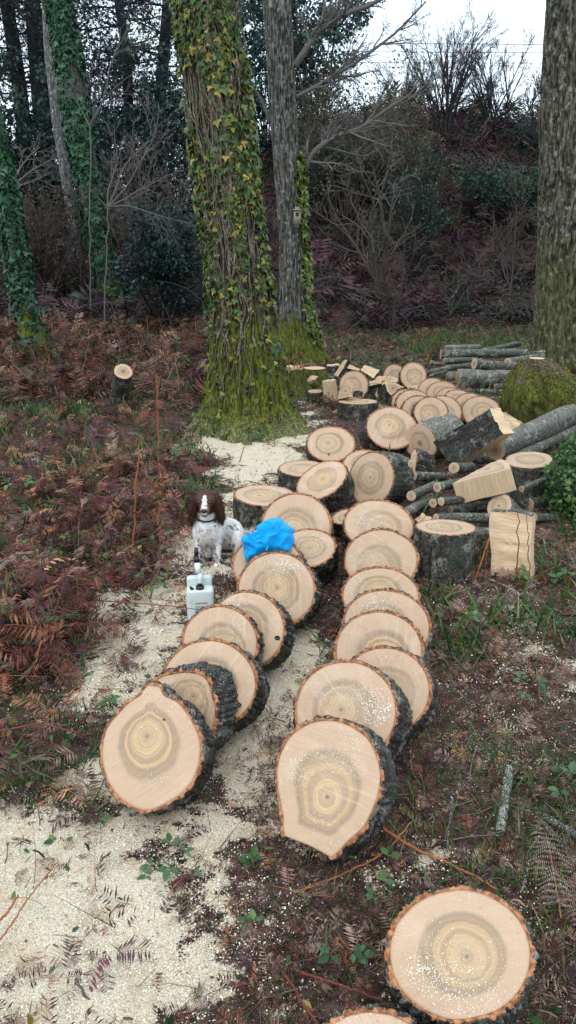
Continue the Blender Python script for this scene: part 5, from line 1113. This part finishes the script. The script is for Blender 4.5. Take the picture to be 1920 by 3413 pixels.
# ------------------------------------------------------------------ single plants and sticks one can point at
def mesh_of(T, mat, nm):
    me = bpy.data.meshes.new(nm); me.from_pydata(T[0].tolist(), [], T[1].tolist()); me.materials.append(mat)
    for p in me.polygons: p.use_smooth = True
    return me
def plants():
    LM = [mesh_of(LEAF, M_BRAM, 'leaf'), mesh_of(LEAF, M_BRAMD, 'leaf')]
    r = np.random.default_rng(11)
    def inst(me, root, P, Y, Z, sz):
        Z = nrm(np.array(Z, float)); X = nrm(np.cross(Y, Z)); Y = np.cross(Z, X); o = bpy.data.objects.new('leaf', me); sc.collection.objects.link(o); o.parent = root
        o.matrix_local = Matrix(np.vstack([np.column_stack([X*sz, Y*sz, Z*sz, P]), [0, 0, 0, 1]]).tolist())
    def bramble(label, px, py, spread, n, size, h=.08, m=0, trif=True):
        b = atz(px, py, 0); b[2] = float(hgt(b[0], b[1])); root = thing('bramble', b, label, 'bramble', 'young brambles'); sp = spread/FOC*np.linalg.norm(b-CP)
        for i in range(n):
            a = r.uniform(0, 2*PI); q = np.array([math.cos(a)*sp*r.uniform(.3, 1), math.sin(a)*sp*r.uniform(.3, 1), h*r.uniform(.4, 1)])
            P = np.array([q*0, q*[.5, .5, 1.1], q])[None]; P[0, 1] += r.normal(0, .006, 3)
            tt = np.linspace(0, 2, 7); P = np.stack([np.interp(tt, [0, 1, 2], P[0, :, k]) for k in range(3)], 1)[None]
            V, F = tubes(P, np.full((1, 7), .0016), 4); mk('stem', V, F, M_VCT, root, attrs={'Col': ('FLOAT_COLOR', col4(np.tile([.10, .12, .04] if r.random() < .5 else [.16, .06, .04], (len(V), 1))))})
            d = nrm(np.array([math.cos(a), math.sin(a), .1])); sz = size*r.uniform(.75, 1.2)
            for k in ((0, 1, -1) if trif else (0,)):
                w = k*1.25+r.normal(0, .12); dd = np.array([d[0]*math.cos(w)-d[1]*math.sin(w), d[0]*math.sin(w)+d[1]*math.cos(w), -.15+r.normal(0, .15)])
                inst(LM[m if r.random() < .8 else 1-m], root, q+dd*.004, nrm(dd), np.array([r.normal(0, .25), -.3+r.normal(0, .2), 1]), sz*(1 if k == 0 else .82))
    B = [('bramble with bright leaves just left of the white can', 500, 2000, 75, 7, .040, .15), ('bramble clump with yellowish leaves at the left edge, level with the white can', 90, 2010, 90, 6, .042, .16),
         ('bramble with pale green leaves in the bracken left of the dog', 330, 1890, 90, 6, .042, .16), ('pair of leaves lying left of the front round of the left row', 365, 2365, 22, 2, .042, .05),
         ('bramble shoot with a long yellow stem in the middle of the big sawdust patch', 565, 2900, 90, 6, .036, .06), ('lone leaf pair on the sawdust below the front round of the left row', 320, 2750, 26, 2, .034, .04),
         ('dark green leaf pair at the left border of the big sawdust patch', 200, 2810, 24, 2, .032, .04), ('pale torn leaves lying in the litter at the bottom middle', 850, 3105, 28, 3, .034, .03),
         ('big green leaf by the litter below the gap between the two rows', 845, 2905, 24, 2, .042, .04), ('dark bramble leaves at the bottom middle, left of the lone wide round', 1145, 3210, 52, 4, .036, .06),
         ('three-part bramble leaf above and left of the lone wide round', 1270, 2985, 36, 2, .036, .04), ('small bramble leaf standing below the pointed round', 1290, 2900, 18, 1, .04, .07),
         ('bramble clump to the right of the front of the right row', 1560, 2125, 50, 5, .040, .10), ('green leaves right of the right row, level with the front of the left row', 1750, 2325, 46, 4, .040, .10),
         ('yellowing leaf in the dry needles right of the right row', 1500, 2240, 22, 1, .045, .05), ('bramble at the right edge above the fallen fern', 1880, 2640, 60, 5, .042, .10),
         ('light green sprig in front of the upright split block', 1722, 1955, 40, 4, .045, .10), ('green bramble at the right edge below the ivy bush', 1895, 1965, 40, 4, .05, .14),
         ('bramble at the left edge above the bracken clump', 60, 1690, 70, 5, .055, .18), ('bramble in the red bracken halfway to the slim cut stump', 560, 1570, 60, 5, .055, .2),
         ('yellow-leaved sprig standing in the bracken left of the dog', 440, 1590, 20, 2, .06, .22), ('bramble low in the bracken at the left edge, below the yellowish clump', 60, 2150, 60, 5, .04, .12)]
    for i, (l, x, y, sp, n, sz, h) in enumerate(B): bramble(l, x, y, sp, n, sz, h, m=(i % 3 == 1)*1 if i < 8 else i % 2)
    def stick(label, pts, zs, w0, w1, col, name='stick', cat='stick', gr=None, bends=.004, K=26, part=None, mat=M_VCT):
        A = np.array([atz(x, y, z+.0) for (x, y), z in zip(pts, zs)]); tt = np.linspace(0, len(A)-1, K); P = np.stack([np.interp(tt, np.arange(len(A)), A[:, k]) for k in range(3)], 1)
        for _ in range(3): P[1:-1] = (P[:-2]+2*P[1:-1]+P[2:])/4
        P = P+r.normal(0, bends*.35, P.shape); rr = np.linspace(w0, w1, K)*(1+r.normal(0, .08, K)); b = P.mean(0)*[1, 1, 0]
        V, F = tubes(P[None], rr[None], 8); N = len(V)
        o = mk(name, V-b, F, mat, loc=tuple(b), attrs={'Col': ('FLOAT_COLOR', col4(pick(N, [col], .12))), 'cav': ('FLOAT', np.zeros(N))}); tag(o, label, cat, gr); return o, P
    OR = (.33, .115, .045); DR = (.16, .05, .035); GY = (.16, .17, .15)
    stick('stout pale grey stick on the right, pointing at the camera', [(1697, 2560), (1685, 2650), (1668, 2775)], (.05, .03, .02), .018, .016, GY, mat=M_POLEW)
    stick('thin dark stick standing in the litter right of the pointed round', [(1507, 2660), (1500, 2740), (1488, 2830)], (.05, .03, .01), .005, .004, (.10, .10, .09), mat=M_POLE)
    stick('thin pale twig above the right side of the lone wide round', [(1768, 2850), (1755, 2920), (1733, 2985)], (.03, .02, .01), .005, .004, GY, mat=M_POLE)
    stick('thick grey branch entering from the right edge, the upper of two', [(1812, 2722), (1930, 2790), (2010, 2850)], (.05, .04, .03), .013, .014, GY, mat=M_POLE)
    stick('thin grey branch entering from the right edge, the lower of two', [(1808, 2745), (1870, 2820), (1960, 2930)], (.04, .02, .01), .008, .009, GY, mat=M_POLE)
    stick('long orange stem curving below the pointed round', [(1005, 2968), (1140, 2915), (1290, 2840), (1370, 2740)], (.02, .03, .03, .06), .0035, .0025, OR, 'dead_stem', 'dead stem')
    stick('straight orange stem running down to the lone wide round', [(1275, 2760), (1400, 2840), (1560, 2905), (1655, 2965)], (.05, .04, .03, .03), .0045, .003, OR, 'dead_stem', 'dead stem')
    stick('dark red stem crossing the litter at the bottom middle', [(965, 3228), (1120, 3280), (1275, 3335)], (.03, .04, .03), .004, .003, DR, 'dead_stem', 'dead stem')
    stick('red stem lying at the bottom, right of the sawdust patch', [(1545-600, 3240), (1000, 3330), (1060, 3413)], (.03, .03, .03), .0045, .003, DR, 'dead_stem', 'dead stem')
    stick('upper of two orange stems at the left edge of the big sawdust patch', [(-20, 3090), (25, 3040), (60, 2985)], (.04, .05, .06), .004, .003, OR, 'dead_stem', 'dead stem')
    stick('lower of two orange stems at the left edge of the big sawdust patch', [(-20, 3160), (40, 3080), (95, 2990), (180, 2890)], (.03, .03, .05, .05), .003, .002, OR, 'dead_stem', 'dead stem')
    stick('thorny grey bramble cane at the bottom of the big sawdust patch', [(250, 3265), (290, 3330), (360, 3370), (440, 3400)], (.03, .02, .02, .02), .004, .003, (.10, .09, .075), 'bramble_cane', 'bramble cane')
    stick('long red cane reaching in front of the white can', [(0, 2008), (250, 1998), (480, 2010), (690, 2035)], (.06, .13, .17, .14), .0038, .002, (.25, .06, .04), 'bramble_cane', 'bramble cane')
    stick('dark cane rising through the bracken at the left, below the long red one', [(0, 1840), (150, 1960), (340, 2090)], (.35, .22, .04), .004, .003, DR, 'bramble_cane', 'bramble cane')
    stick('red cane at the lower left, left of the front round', [(-20, 2440), (130, 2410), (260, 2440), (300, 2470)], (.10, .14, .10, .05), .004, .003, DR, 'bramble_cane', 'bramble cane')
    stick('pale twisted twig on the ground in front of the upright split block', [(1630, 1930), (1690, 1955), (1740, 1985)], (.03, .03, .01), .006, .004, (.30, .28, .24))
    stick('pale bent twig at the right edge below the ivy bush', [(1812, 1795), (1820, 1850), (1900, 1880), (1960, 1930)], (.12, .04, .04, .04), .005, .004, (.20, .19, .17))
    stick('first dry red stalk leaning on the upright split block', [(1580, 1945), (1602, 1880), (1632, 1790)], (.0, .12, .26), .005, .004, OR, 'dead_stem', 'dead stem')
    stick('second dry red stalk leaning on the upright split block', [(1612, 1935), (1618, 1880), (1628, 1800)], (.0, .12, .24), .004, .003, DR, 'dead_stem', 'dead stem')
    def upright(label, pb, pt, w, col, name='dead_stem', cat='dead stem', fr=0, gr=None, z0=None, cane=0):
        b = atz(*pb, 0); t = aty(*pt, b[1]-.02); b[2] = float(hgt(b[0], b[1])); K = 16; P = b+(t-b)*np.linspace(0, 1, K)[:, None]; P[1:-1] += r.normal(0, .004, (K-2, 3))
        root = thing(name, b, label, cat, gr); V, F = tubes(P[None], (w*np.linspace(1, .5, K))[None], 6); mk('stalk', V-b, F, M_VCT, root, attrs={'Col': ('FLOAT_COLOR', col4(pick(len(V), [col], .1)))})
        for i in range(fr):
            T, F = frond_t(12, .5, i+3, .15); q = P[int(K*(.35+.6*r.random()))-1]-b; X, Yv, Z = frames(1, None, .8, r); V, F, C = place(T, F, q[None], X, Yv, Z, np.array([r.uniform(.16, .3)]), np.array([[.13, .05, .032]])); mk('frond', V, F, M_VC, root, attrs={'Col': ('FLOAT_COLOR', col4(C))})
    ST = [('tallest orange bracken stalk, left of the dog', (438, 1870), (463, 1472), .007, OR, 3), ('straight orange stalk close to the dog on its left', (534, 1857), (530, 1670), .005, (.34, .17, .09), 1), ('red stalk standing before the slim cut stump', (530, 1565), (522, 1245), .009, OR, 3),
          ('slim stalk in the sawdust above and left of the dog', (655, 1640), (690, 1525), .005, DR, 1), ('dark thin stalk at the edge of the sawdust under the ivy-clad trunk', (795, 1545), (822, 1465), .005, DR, 0), ('red stalk at the left edge below the bramble clump', (40, 2160), (20, 1900), .005, OR, 2),
          ('thin stalk rising in front of the red bracken, left of the white can', (260, 2080), (230, 1860), .004, DR, 1), ('dry stalk standing upright against the upright split block', (1722, 1962), (1727, 1700), .005, (.25, .08, .04), 0), ('thinner dry stalk right of the one against the split block', (1768, 1960), (1757, 1715), .0035, DR, 0),
          ('reddish stalk at the far left in the bracken belt', (150, 1290), (165, 1180), .01, OR, 2), ('pale stalk among the bracken left of the central trunk', (600, 1330), (585, 1190), .009, (.3, .2, .12), 2), ('red stalk in the middle of the red bracken, left edge side', (250, 1700), (270, 1560), .006, OR, 3)]
    for l, a, b, w, c, fr in ST: upright(l, a, b, w, c, fr=fr)
    # big fallen fern fronds bottom right
    def frond_big(label, p0, p1, L, wd, z, col, K=26):
        A = atz(*p0, z); B = atz(*p1, z*.4); root = thing('fern_frond', (A+B)/2*[1, 1, 0], label, 'fern frond', None); loc = np.array(root.location); d = nrm(B-A); s_ = nrm(np.cross(d, [0, 0, 1.])); Ln = np.linalg.norm(B-A)
        t = np.linspace(0, 1, K); P = A+(B-A)*t[:, None]; P[:, 2] += .02*np.sin(PI*t); V, F = tubes(P[None], (.0022*np.linspace(1, .4, K))[None], 5); mk('stalk', V-loc, F, M_VCT, root, attrs={'Col': ('FLOAT_COLOR', col4(pick(len(V), [(.3, .15, .07)], .1)))})
        for i in range(3, K):
            for sg in (-1, 1):
                w = wd*math.sin(PI*min(1, t[i]*.85+.1))*r.uniform(.8, 1.1); n = 12; q = np.linspace(0, 1, n); C = P[i]+(s_*sg*w)*q[:, None]-d*(w*.35)*q[:, None]; C[:, 2] += -.010*q**2+.006*np.sin(q*5+i); V = []; F = []
                ld = nrm(s_*sg-d*.35)
                for k in range(n-1):
                    for h in (-1, 1):
                        l_ = .010*(1-q[k]*.75); b0 = len(V); e = d*h*l_+ld*l_*.4; V += [C[k], C[k]+ld*.004, C[k]+e+[0, 0, r.normal(0, .001)]]; F.append([b0, b0+1, b0+2])
                    b0 = len(V); V += [C[k]-d*.0006, C[k]+d*.0006, C[k+1]]; F.append([b0, b0+1, b0+2])
                mk('pinna', np.array(V)-loc, np.array(F), M_VC, root, attrs={'Col': ('FLOAT_COLOR', col4(pick(len(V), [col], .15)))})
    frond_big('pale brown fallen fern frond at the right edge, beside the lone wide round', (1870, 3060), (1800, 2700), .4, .075, .03, (.26, .19, .15))
    frond_big('second fallen fern frond, tucked against the right edge', (1960, 3120), (1885, 2830), .4, .07, .025, (.20, .13, .11))
    frond_big('small brown fern frond lying in the sawdust litter at the bottom middle', (560, 2985), (640, 2920), .2, .018, .02, (.10, .04, .035), 14)
    # ivy bush at the right edge
    c = np.array([2.16, 5.3, 0]); root = thing('ivy_bush', (c[0], c[1], 0), 'green ivy bush at the right edge beside the reddish round on end', 'ivy bush'); N = 8500
    d = nrm(r.normal(size=(N, 3)))*np.cbrt(r.random(N))[:, None]*[.32, .36, .40]; P = c+d+[0, 0, .24]; P = P[fbm(P[:, 0]*7, P[:, 2]*7+P[:, 1]*5, 3, 33) > .44]; k = P[:, 2] > .02; P = P[k]; N = len(P)
    X, Yv, Z = frames(N, np.tile([-.2, -.7, .7], (N, 1)), .5, r); C = pick(N, [(.03, .085, .02), (.05, .12, .028), (.09, .15, .03), (.018, .05, .018)], .3); sz = r.uniform(.014, .036, N); o_ = np.argsort(P[:, 1]+P[:, 0]*.4); parts, rest = o_[:280], o_[280:]
    s = Soup(); V, F, CC = place(IVY[0], IVY[1], P[rest], X[rest], Yv[rest], Z[rest], sz[rest], C[rest]); s.add(V, F, CC); s.build('foliage', M_VCL, root, 'stuff', loc=root.location)
    me = mesh_of(IVY, M_BRAM, 'leaf')
    for i in parts: inst(me, root, P[i]-np.array(root.location), Yv[i], Z[i], sz[i])
    Pb = np.repeat(c[None], 14, 0); pp, rr = grow(Pb, r.normal(size=(14, 3))*[.4, .4, .2]+[0, 0, 1], r.uniform(.5, .9, 14), np.full(14, .008), 8, .15); V, F = tubes(pp, rr, 5); mk('stems', V-np.array(root.location), F, M_VCT, root, attrs={'Col': ('FLOAT_COLOR', col4(np.tile([.08, .06, .04], (len(V), 1))))}, kind='stuff')
plants()

# ------------------------------------------------------------------ garment, can, dog
def garment():
    c, n, P, T = ROUNDS['L7']
    ol = np.array([(806, 1800), (835, 1784), (858, 1773), (859, 1757), (878, 1740), (900, 1727), (928, 1725), (950, 1742), (974, 1761), (973, 1778), (977, 1796), (968, 1820), (960, 1838), (930, 1838), (895, 1840), (870, 1850), (852, 1862), (832, 1873), (820, 1870), (813, 1850), (810, 1825)], float)
    o = smooth_outline(ol, 200); up = nrm(n+np.array([0, 0, .2])); q0 = c+n*.035
    E = np.array([CP+w*(np.dot(q0-CP, n)/np.dot(w, n)) for w in (ray(a, b) for a, b in o)]); cen = E.mean(0)
    ax = nrm(np.cross([0, 0, 1.], n)); ay = np.cross(n, ax); nr = 70; rr = np.linspace(0, 1, nr+1)[1:]
    W = np.vstack([[cen]]+[cen+(E-cen)*k for k in rr]); u, v = (W-cen)@ax, (W-cen)@ay; t = np.r_[0, np.repeat(rr, len(E))]
    a1 = u*.62+v*-.78; a2 = u*.78+v*.62; wz = fbm(u*7+3, v*7, 3, 101)
    rdge = lambda p, sh: 1-np.abs(np.sin(p))**sh
    f = .030*rdge(a1*26+wz*7+a2*6, .8)+.018*rdge(a1*50+a2*30+wz*10+1, .8)+.011*rdge(a1*95-a2*40+wz*18, .8)*sstep(.35, .5, wz)+.03*wz
    f = f*1.35*(1-t**8)+.022*(1-t**4)-.03*t**12
    W = W+n*f[:, None]; N = len(E); ix = 1+np.arange(nr*N).reshape(nr, N)
    tr = np.stack([np.zeros(N, int), ix[0], np.roll(ix[0], -1)], 1); q = np.stack([ix[:-1], ix[1:], np.roll(ix[1:], -1, 1), np.roll(ix[:-1], -1, 1)], -1).reshape(-1, 4)
    t_ = NT('blue_fleece'); ob = t_.obj(); col = t_.mix(t_.noise(ob, 90, 3), (.0, .26, .66), (.0, .38, .84)); m = t_.fin(col, .75, t_.noise(ob, 500, 2), .3, .002, .2)
    m.node_tree.nodes['Principled BSDF'].inputs['Sheen Weight'].default_value = .1
    root = thing('fleece_jacket', (cen[0], cen[1], cen[2]-.05), 'crumpled bright blue garment thrown over the rounds of the left row', 'garment'); loc = np.array(root.location)
    b = mk('cloth', W-loc, [tr, q], m, root); md = b.modifiers.new('thick', 'SOLIDIFY'); md.thickness = .004; md.offset = -1
    # rolled cuff in front and a seam along the fold
    p = [aty(x, y, cen[1]-.06) for x, y in ((826, 1838), (840, 1835), (852, 1843))]
    th = np.linspace(0, 2*PI, 25); cc = np.array([CP+w*(np.dot(q0+n*.045-CP, n)/np.dot(w, n)) for w in [ray(836, 1846)]])[0]
    ring = cc+np.outer(np.cos(th), ax)*.026+np.outer(np.sin(th), ay)*.017+n*(np.sin(th*2)*.004)[:, None]; V, F = tubes(ring[None], np.full((1, 25), .0055), 8); mk('cuff', V-loc, F, m, root)
    seam = [CP+w*(np.dot(q0+n*.075-CP, n)/np.dot(w, n)) for w in (ray(x, y) for x, y in ((935, 1738), (925, 1760), (912, 1785), (900, 1805), (892, 1822), (888, 1835)))]
    k = np.linspace(0, 5, 30); S = np.stack([np.interp(k, np.arange(6), np.array(seam)[:, j]) for j in range(3)], 1); V, F = tubes(S[None]-n*.0, np.full((1, 30), .006), 6); mk('seam', V-loc, F, m, root)
garment()
def rbox(w, d, h, r=.015, K=10, z0=0, taper=.0, n=2):
    """rounded box loft"""
    th = np.arange(48)*2*PI/48; e = 2/ (6.0); cx = np.sign(np.cos(th))*np.abs(np.cos(th))**.35; cy = np.sign(np.sin(th))*np.abs(np.sin(th))**.35
    zs = [0, 0, .15*r, .5*r, r]+list(np.linspace(r, h-r, K))[1:-1]+[h-r, h-.5*r, h-.15*r, h, h]; sc_ = [0, .8, .92, .97, 1]+[1]*(K-2)+[1, .97, .92, .82, 0]
    V = np.vstack([np.stack([cx*w/2*s_*(1-taper*z/h), cy*d/2*s_*(1-taper*z/h), np.full(48, z0+z)], 1) for z, s_ in zip(zs, sc_)]); i = np.arange(len(zs)*48).reshape(-1, 48)
    return V, np.stack([i[:-1], np.roll(i[:-1], -1, 1), np.roll(i[1:], -1, 1), i[1:]], -1).reshape(-1, 4)
def cyl(p0, p1, r0, r1, n=20, K=2, caps=True):
    P = np.linspace(0, 1, K)[:, None]*(np.array(p1)-p0)+np.array(p0); R = np.linspace(r0, r1, K)
    if caps: P = np.vstack([P[:1], P, P[-1:]]); P[0] -= 0; R = np.r_[1e-4, R, 1e-4]; P[0] = P[1]-(P[2]-P[1])*1e-4; P[-1] = P[-2]+(P[2]-P[1])*1e-4
    return tubes(P[None], R[None], n)
def can():
    b = atz(671, 2072, 0); root = thing('fuel_can', b, 'white plastic fuel can with a black nozzle standing left of the left row', 'fuel can'); root.rotation_euler = (0, 0, R_(8)); sca = .94; root.scale = (sca,)*3
    mw = m_flat('white_plastic', (.62, .70, .68), .35, .5, .35, 14, (.38, .42, .38)); mb = m_flat('black_plastic', (.012, .012, .013), .4, .5); mo = m_flat('orange_print', (.55, .12, .05), .5); mg = m_flat('dark_print', (.03, .045, .06), .5); mbl = m_flat('pale_blue_print', (.30, .45, .55), .5)
    V, F = rbox(.150, .085, .205, .018); mk('tank', V, F, mw, root)
    V, F = rbox(.140, .05, .245, .014); V[:, 1] += .070; mk('rear_tank', V, F, mw, root)
    V, F = cyl((0, -.008, .20), (0, -.008, .222), .024, .022); mk('cap', V, F, mb, root)
    V, F = cyl((0, -.008, .222), (0, -.004, .240), .014, .012); mk('cap_stem', V, F, mb, root)
    V, F = cyl((-.040, -.012, .203), (-.052, -.02, .222), .010, .007); mk('small_cap', V, F, mb, root)
    P = np.array([(.0, -.005, .238), (.002, .0, .268), (.004, .03, .285), (.004, .06, .283), (.004, .075, .25)]); tt = np.linspace(0, 4, 20); P = np.stack([np.interp(tt, np.arange(5), P[:, k]) for k in range(3)], 1)
    V, F = tubes(P[None], np.full((1, 20), .0135), 14); mk('handle', V, F, mw, root)
    P = np.array([(-.004, .02, .285), (-.010, .045, .335), (-.012, .06, .37), (-.010, .07, .415)]); 
    V, F = cyl(P[0], P[1], .017, .016); mk('spout_base', V, F, mw, root)
    V, F = cyl(P[1], P[2], .016, .015); n_ = mk('nozzle', V, F, mb, root); V, F = cyl(P[2], P[3], .012, .011); mk('nozzle_tip', V, F, mb, root)
    y = -.0435
    def flat(nm, pts, m, dy=0): 
        A = np.array([(x, y-dy, z) for x, z in pts]); mk(nm, np.vstack([A, A+[0, .002, 0]]), [np.arange(len(pts))[None]] if len(pts) > 4 else [np.array([list(range(len(pts)))])], m, root, smooth=False)
    flat('print_panel', [(-.035, .055), (.045, .06), (.048, .115), (-.03, .118)], mbl)
    for i in range(7): x = -.028+i*.0095; flat('letter', [(x, .128), (x+.0065, .1285), (x+.007, .138), (x+.001, .137)], mo, .001)
    flat('saw_print', [(-.03, .078), (.0, .072), (.028, .088), (.03, .104), (.008, .108), (-.008, .098)], mg, .001); flat('saw_print', [(.0, .070), (.04, .100), (.043, .106), (.036, .106)], mg, .002); flat('saw_print', [(-.012, .065), (.006, .060), (.012, .072), (-.006, .076)], mg, .002)
can()
def dog():
    fp = atz(693, 1892, 0); S = 1.0
    root = thing('dog', fp+np.array([0, .02, 0]), 'brown and white spaniel sitting beside the left row and looking at the camera', 'dog')
    base = np.array(root.location)
    def ell(c, r, rot=0, n=18): 
        u = np.linspace(0, PI, n); w = np.arange(n*2)*PI/n; U, W_ = np.meshgrid(u, w, indexing='ij'); V = np.stack([np.sin(U)*np.cos(W_), np.sin(U)*np.sin(W_), np.cos(U)], -1).reshape(-1, 3)*r
        i = np.arange(n*n*2).reshape(n, n*2); F = np.stack([i[:-1], i[1:], np.roll(i[1:], -1, 1), np.roll(i[:-1], -1, 1)], -1).reshape(-1, 4)
        if np.ndim(rot): V = V@np.array(Matrix.Rotation(rot[0], 3, 'X') @ Matrix.Rotation(rot[1], 3, 'Y')).T
        return V+c, F
    prims = []
    E = lambda c, r, rot=0: prims.append(ell(np.array(c), np.array(r), rot))
    def cap(a, b, r0, r1, K=9):
        for t in np.linspace(0, 1, K): q = r0+(r1-r0)*t; E(np.array(a)*(1-t)+np.array(b)*t, (q, q, q))
    E((0, .05, .235), (.082, .085, .10)); E((0, .03, .20), (.07, .07, .085)); cap((0, .05, .27), (0, .01, .37), .068, .050)
    cap((.01, .08, .22), (.09, .27, .11), .088, .095); E((.10, .28, .10), (.10, .11, .10)); E((.165, .22, .085), (.05, .10, .085)); E((.0, .26, .07), (.05, .09, .07))
    cap((.175, .16, .05), (.185, .10, .02), .03, .022, 5); cap((.0, .2, .04), (-.01, .13, .02), .03, .022, 5)
    for sx, k in ((-.052, -1), (.055, 1)):
        E((sx, .045, .20), (.038, .05, .065)); cap((sx, .035, .18), (sx*1.02, .0, .085), .031, .021); cap((sx*1.02, .0, .085), (sx*1.05, -.008, .03), .020, .018); E((sx*1.05, -.022, .018), (.024, .034, .019))
    E((0, .008, .417), (.064, .070, .058)); E((0, -.03, .425), (.044, .04, .035)); cap((0, -.04, .398), (0, -.105, .374), .034, .026); E((0, -.07, .365), (.028, .045, .022)); E((0, -.112, .388), (.018, .014, .013)); E((.027, -.035, .428), (.016, .016, .013)); E((-.027, -.035, .428), (.016, .016, .013))
    cap((.14, .30, .10), (.22, .25, .11), .024, .018, 6); cap((.22, .25, .11), (.29, .22, .14), .018, .009, 6)
    V = []; F = []; n = 0
    for v, f in prims: V.append(v); F.append(f+n); n += len(v)
    o = mk('body', np.vstack(V), np.concatenate(F), M_VC, root); md = o.modifiers.new('r', 'REMESH'); md.mode = 'VOXEL'; md.voxel_size = .0052; ms = o.modifiers.new('s', 'SMOOTH'); ms.iterations = 5; ms.factor = .6
    dg = bpy.context.evaluated_depsgraph_get(); me = bpy.data.meshes.new_from_object(o.evaluated_get(dg)); o.modifiers.clear(); o.data = me
    def colour(Q):
        x, y, z = Q.T; N = len(Q); W = np.array([.80, .78, .76]); Bn = np.array([.070, .030, .020]); c = np.tile(W, (N, 1))
        tick = fbm(x*60+z*11, z*60+y*40, 3, 5); c[tick > .69] = [.16, .14, .14]; sf = sstep(.05, .015, np.abs(x))*sstep(.29, .2, z)*sstep(.08, .12, z)*.6; c = c*(1-sf[:, None])+np.array([.58, .52, .46])*sf[:, None]
        lower = (z < .14) & (y < .1); c[lower & (tick > .6)] = [.10, .085, .08]; sf = sstep(.05, .03, np.abs(x))*sstep(.17, .13, z)*(z > .09)*.7; c = c*(1-sf[:, None])+np.array([.42, .35, .27])*sf[:, None]
        head = (z > .345-.25*np.clip(-y, 0, 1)) & (y < .12) & (z > .32); blaze = np.abs(x) < .0045+.009*sstep(-.03, -.07, y); muz = (y < -.070) & (z < .412)
        c[head] = Bn; c[head & muz] = [.36, .31, .29]; c[head & blaze & (z < .458) & ((z > .40) | (y > -.075))] = [.68, .64, .62]; c[head & muz & (np.abs(x) > .019)] = [.10, .05, .04]; c[muz & head & (tick > .6) & (y > -.1)] = [.16, .11, .10]
        br = head & (np.hypot(np.abs(x)-.030, z-.442) < .010) & (y < -.03); c[br] = [.085, .04, .028]; c[(y < -.115) & (z > .377)] = [.03, .02, .02]
        c[(y < -.07) & (z < .362) & (z > .34) & (np.abs(x) < .02)] = [.05, .035, .03]
        rump = (x > .10) & (z > .13) & (fbm(x*14, y*14+z*9, 2, 9) > .62); c[rump] = [.10, .06, .05]
        return c
    co = np.empty(len(me.vertices)*3, np.float32); me.vertices.foreach_get('co', co); Q = co.reshape(-1, 3).astype(float)
    a = me.attributes.new('Col', 'FLOAT_COLOR', 'POINT'); a.data.foreach_set('color', col4(colour(Q)).astype(np.float32).ravel()); me.polygons.foreach_set('use_smooth', np.ones(len(me.polygons), bool))
    if not me.materials: me.materials.append(M_VC)
    no = np.empty(len(Q)*3, np.float32); me.vertices.foreach_get('normal', no); no = no.reshape(-1, 3)
    def fur(nm, Pt, Nn, L, w, C, droop=.6, K=4):
        N = len(Pt); d = nrm(Nn*.5+np.array([0, 0, -droop])+rng.normal(0, .22, (N, 3))); pp, rr = grow(Pt, d, L, np.full(N, w), K, .12, grav=.1); rr[:, -1] = .0002; V, F = tubes(pp, rr, 3); return V, F, np.repeat(C, K*3, 0)
    idx = rng.choice(len(Q), 6500); q = Q[idx]; k = ~((q[:, 2] > .34) & (q[:, 1] < -.02)) & (q[:, 2] > .03); q = q[k]; nn = no[idx][k]
    L = np.where((q[:, 2] < .26) & (q[:, 1] < .06) & (np.abs(q[:, 0]) < .06), .026, .011); s = Soup(); s.add(*fur('', q, nn, L*rng.uniform(.6, 1.2, len(q)), .0011, colour(q)))
    tl = Q[(Q[:, 0] > .205) & (Q[:, 1] > .18) & (Q[:, 2] > .09)]; i = rng.choice(len(tl), 900); tq = tl[i]; d = np.tile([.5, -.1, .1], (900, 1)); s.add(*fur('', tq, d*1.8+rng.normal(0, .5, (900, 3)), rng.uniform(.03, .07, 900), .0016, pick(900, [(.62, .60, .57)], .1), .3)); s.build('fur', M_VC, root, 'stuff')
    # ears with wavy hair
    for sx in (-1, 1):
        v, f = ell(np.array([sx*.073, .012, .372]), np.array([.026, .040, .082]), (0, -sx*.20)); v[:, 0] += .004*np.sin(v[:, 2]*160); ear = mk('ear', v, f, M_VC, root, attrs={'Col': ('FLOAT_COLOR', col4(np.tile([.040, .016, .011], (len(v), 1))))})
        i = rng.choice(len(v), 1300); nn = nrm(v[i]-[sx*.073, .012, .372]); C = pick(1300, [(.065, .026, .016), (.10, .042, .024), (.04, .017, .012)], .2); s = Soup(); s.add(*fur('', v[i], nn, rng.uniform(.018, .042, 1300), .0013, C, 1.0)); s.build('ear_hair', M_VC, ear, 'stuff')
        v, f = ell(np.array([sx*.0275, -.0545, .418]), np.array([.0095,]*3), 0, 10); mk('eye', v, f, m_flat('eye', (.008, .004, .003), .08, .8) if sx < 0 else bpy.data.materials['eye'], root)
    v, f = ell(np.array([0, -.124, .389]), np.array([.014, .008, .010]), 0, 10); mk('nose', v, f, m_flat('nose', (.02, .014, .013), .3, .5), root)
    th = np.linspace(0, 2*PI, 30); P = np.stack([.066*np.cos(th), .03+.066*np.sin(th), .315+.02*np.sin(th)], -1); V, F = tubes(P[None], np.full((1, 30), .0055), 6); mk('collar', V, F, m_flat('collar', (.02, .02, .025), .6), root)
    root.scale = (1.03,)*3
dog()
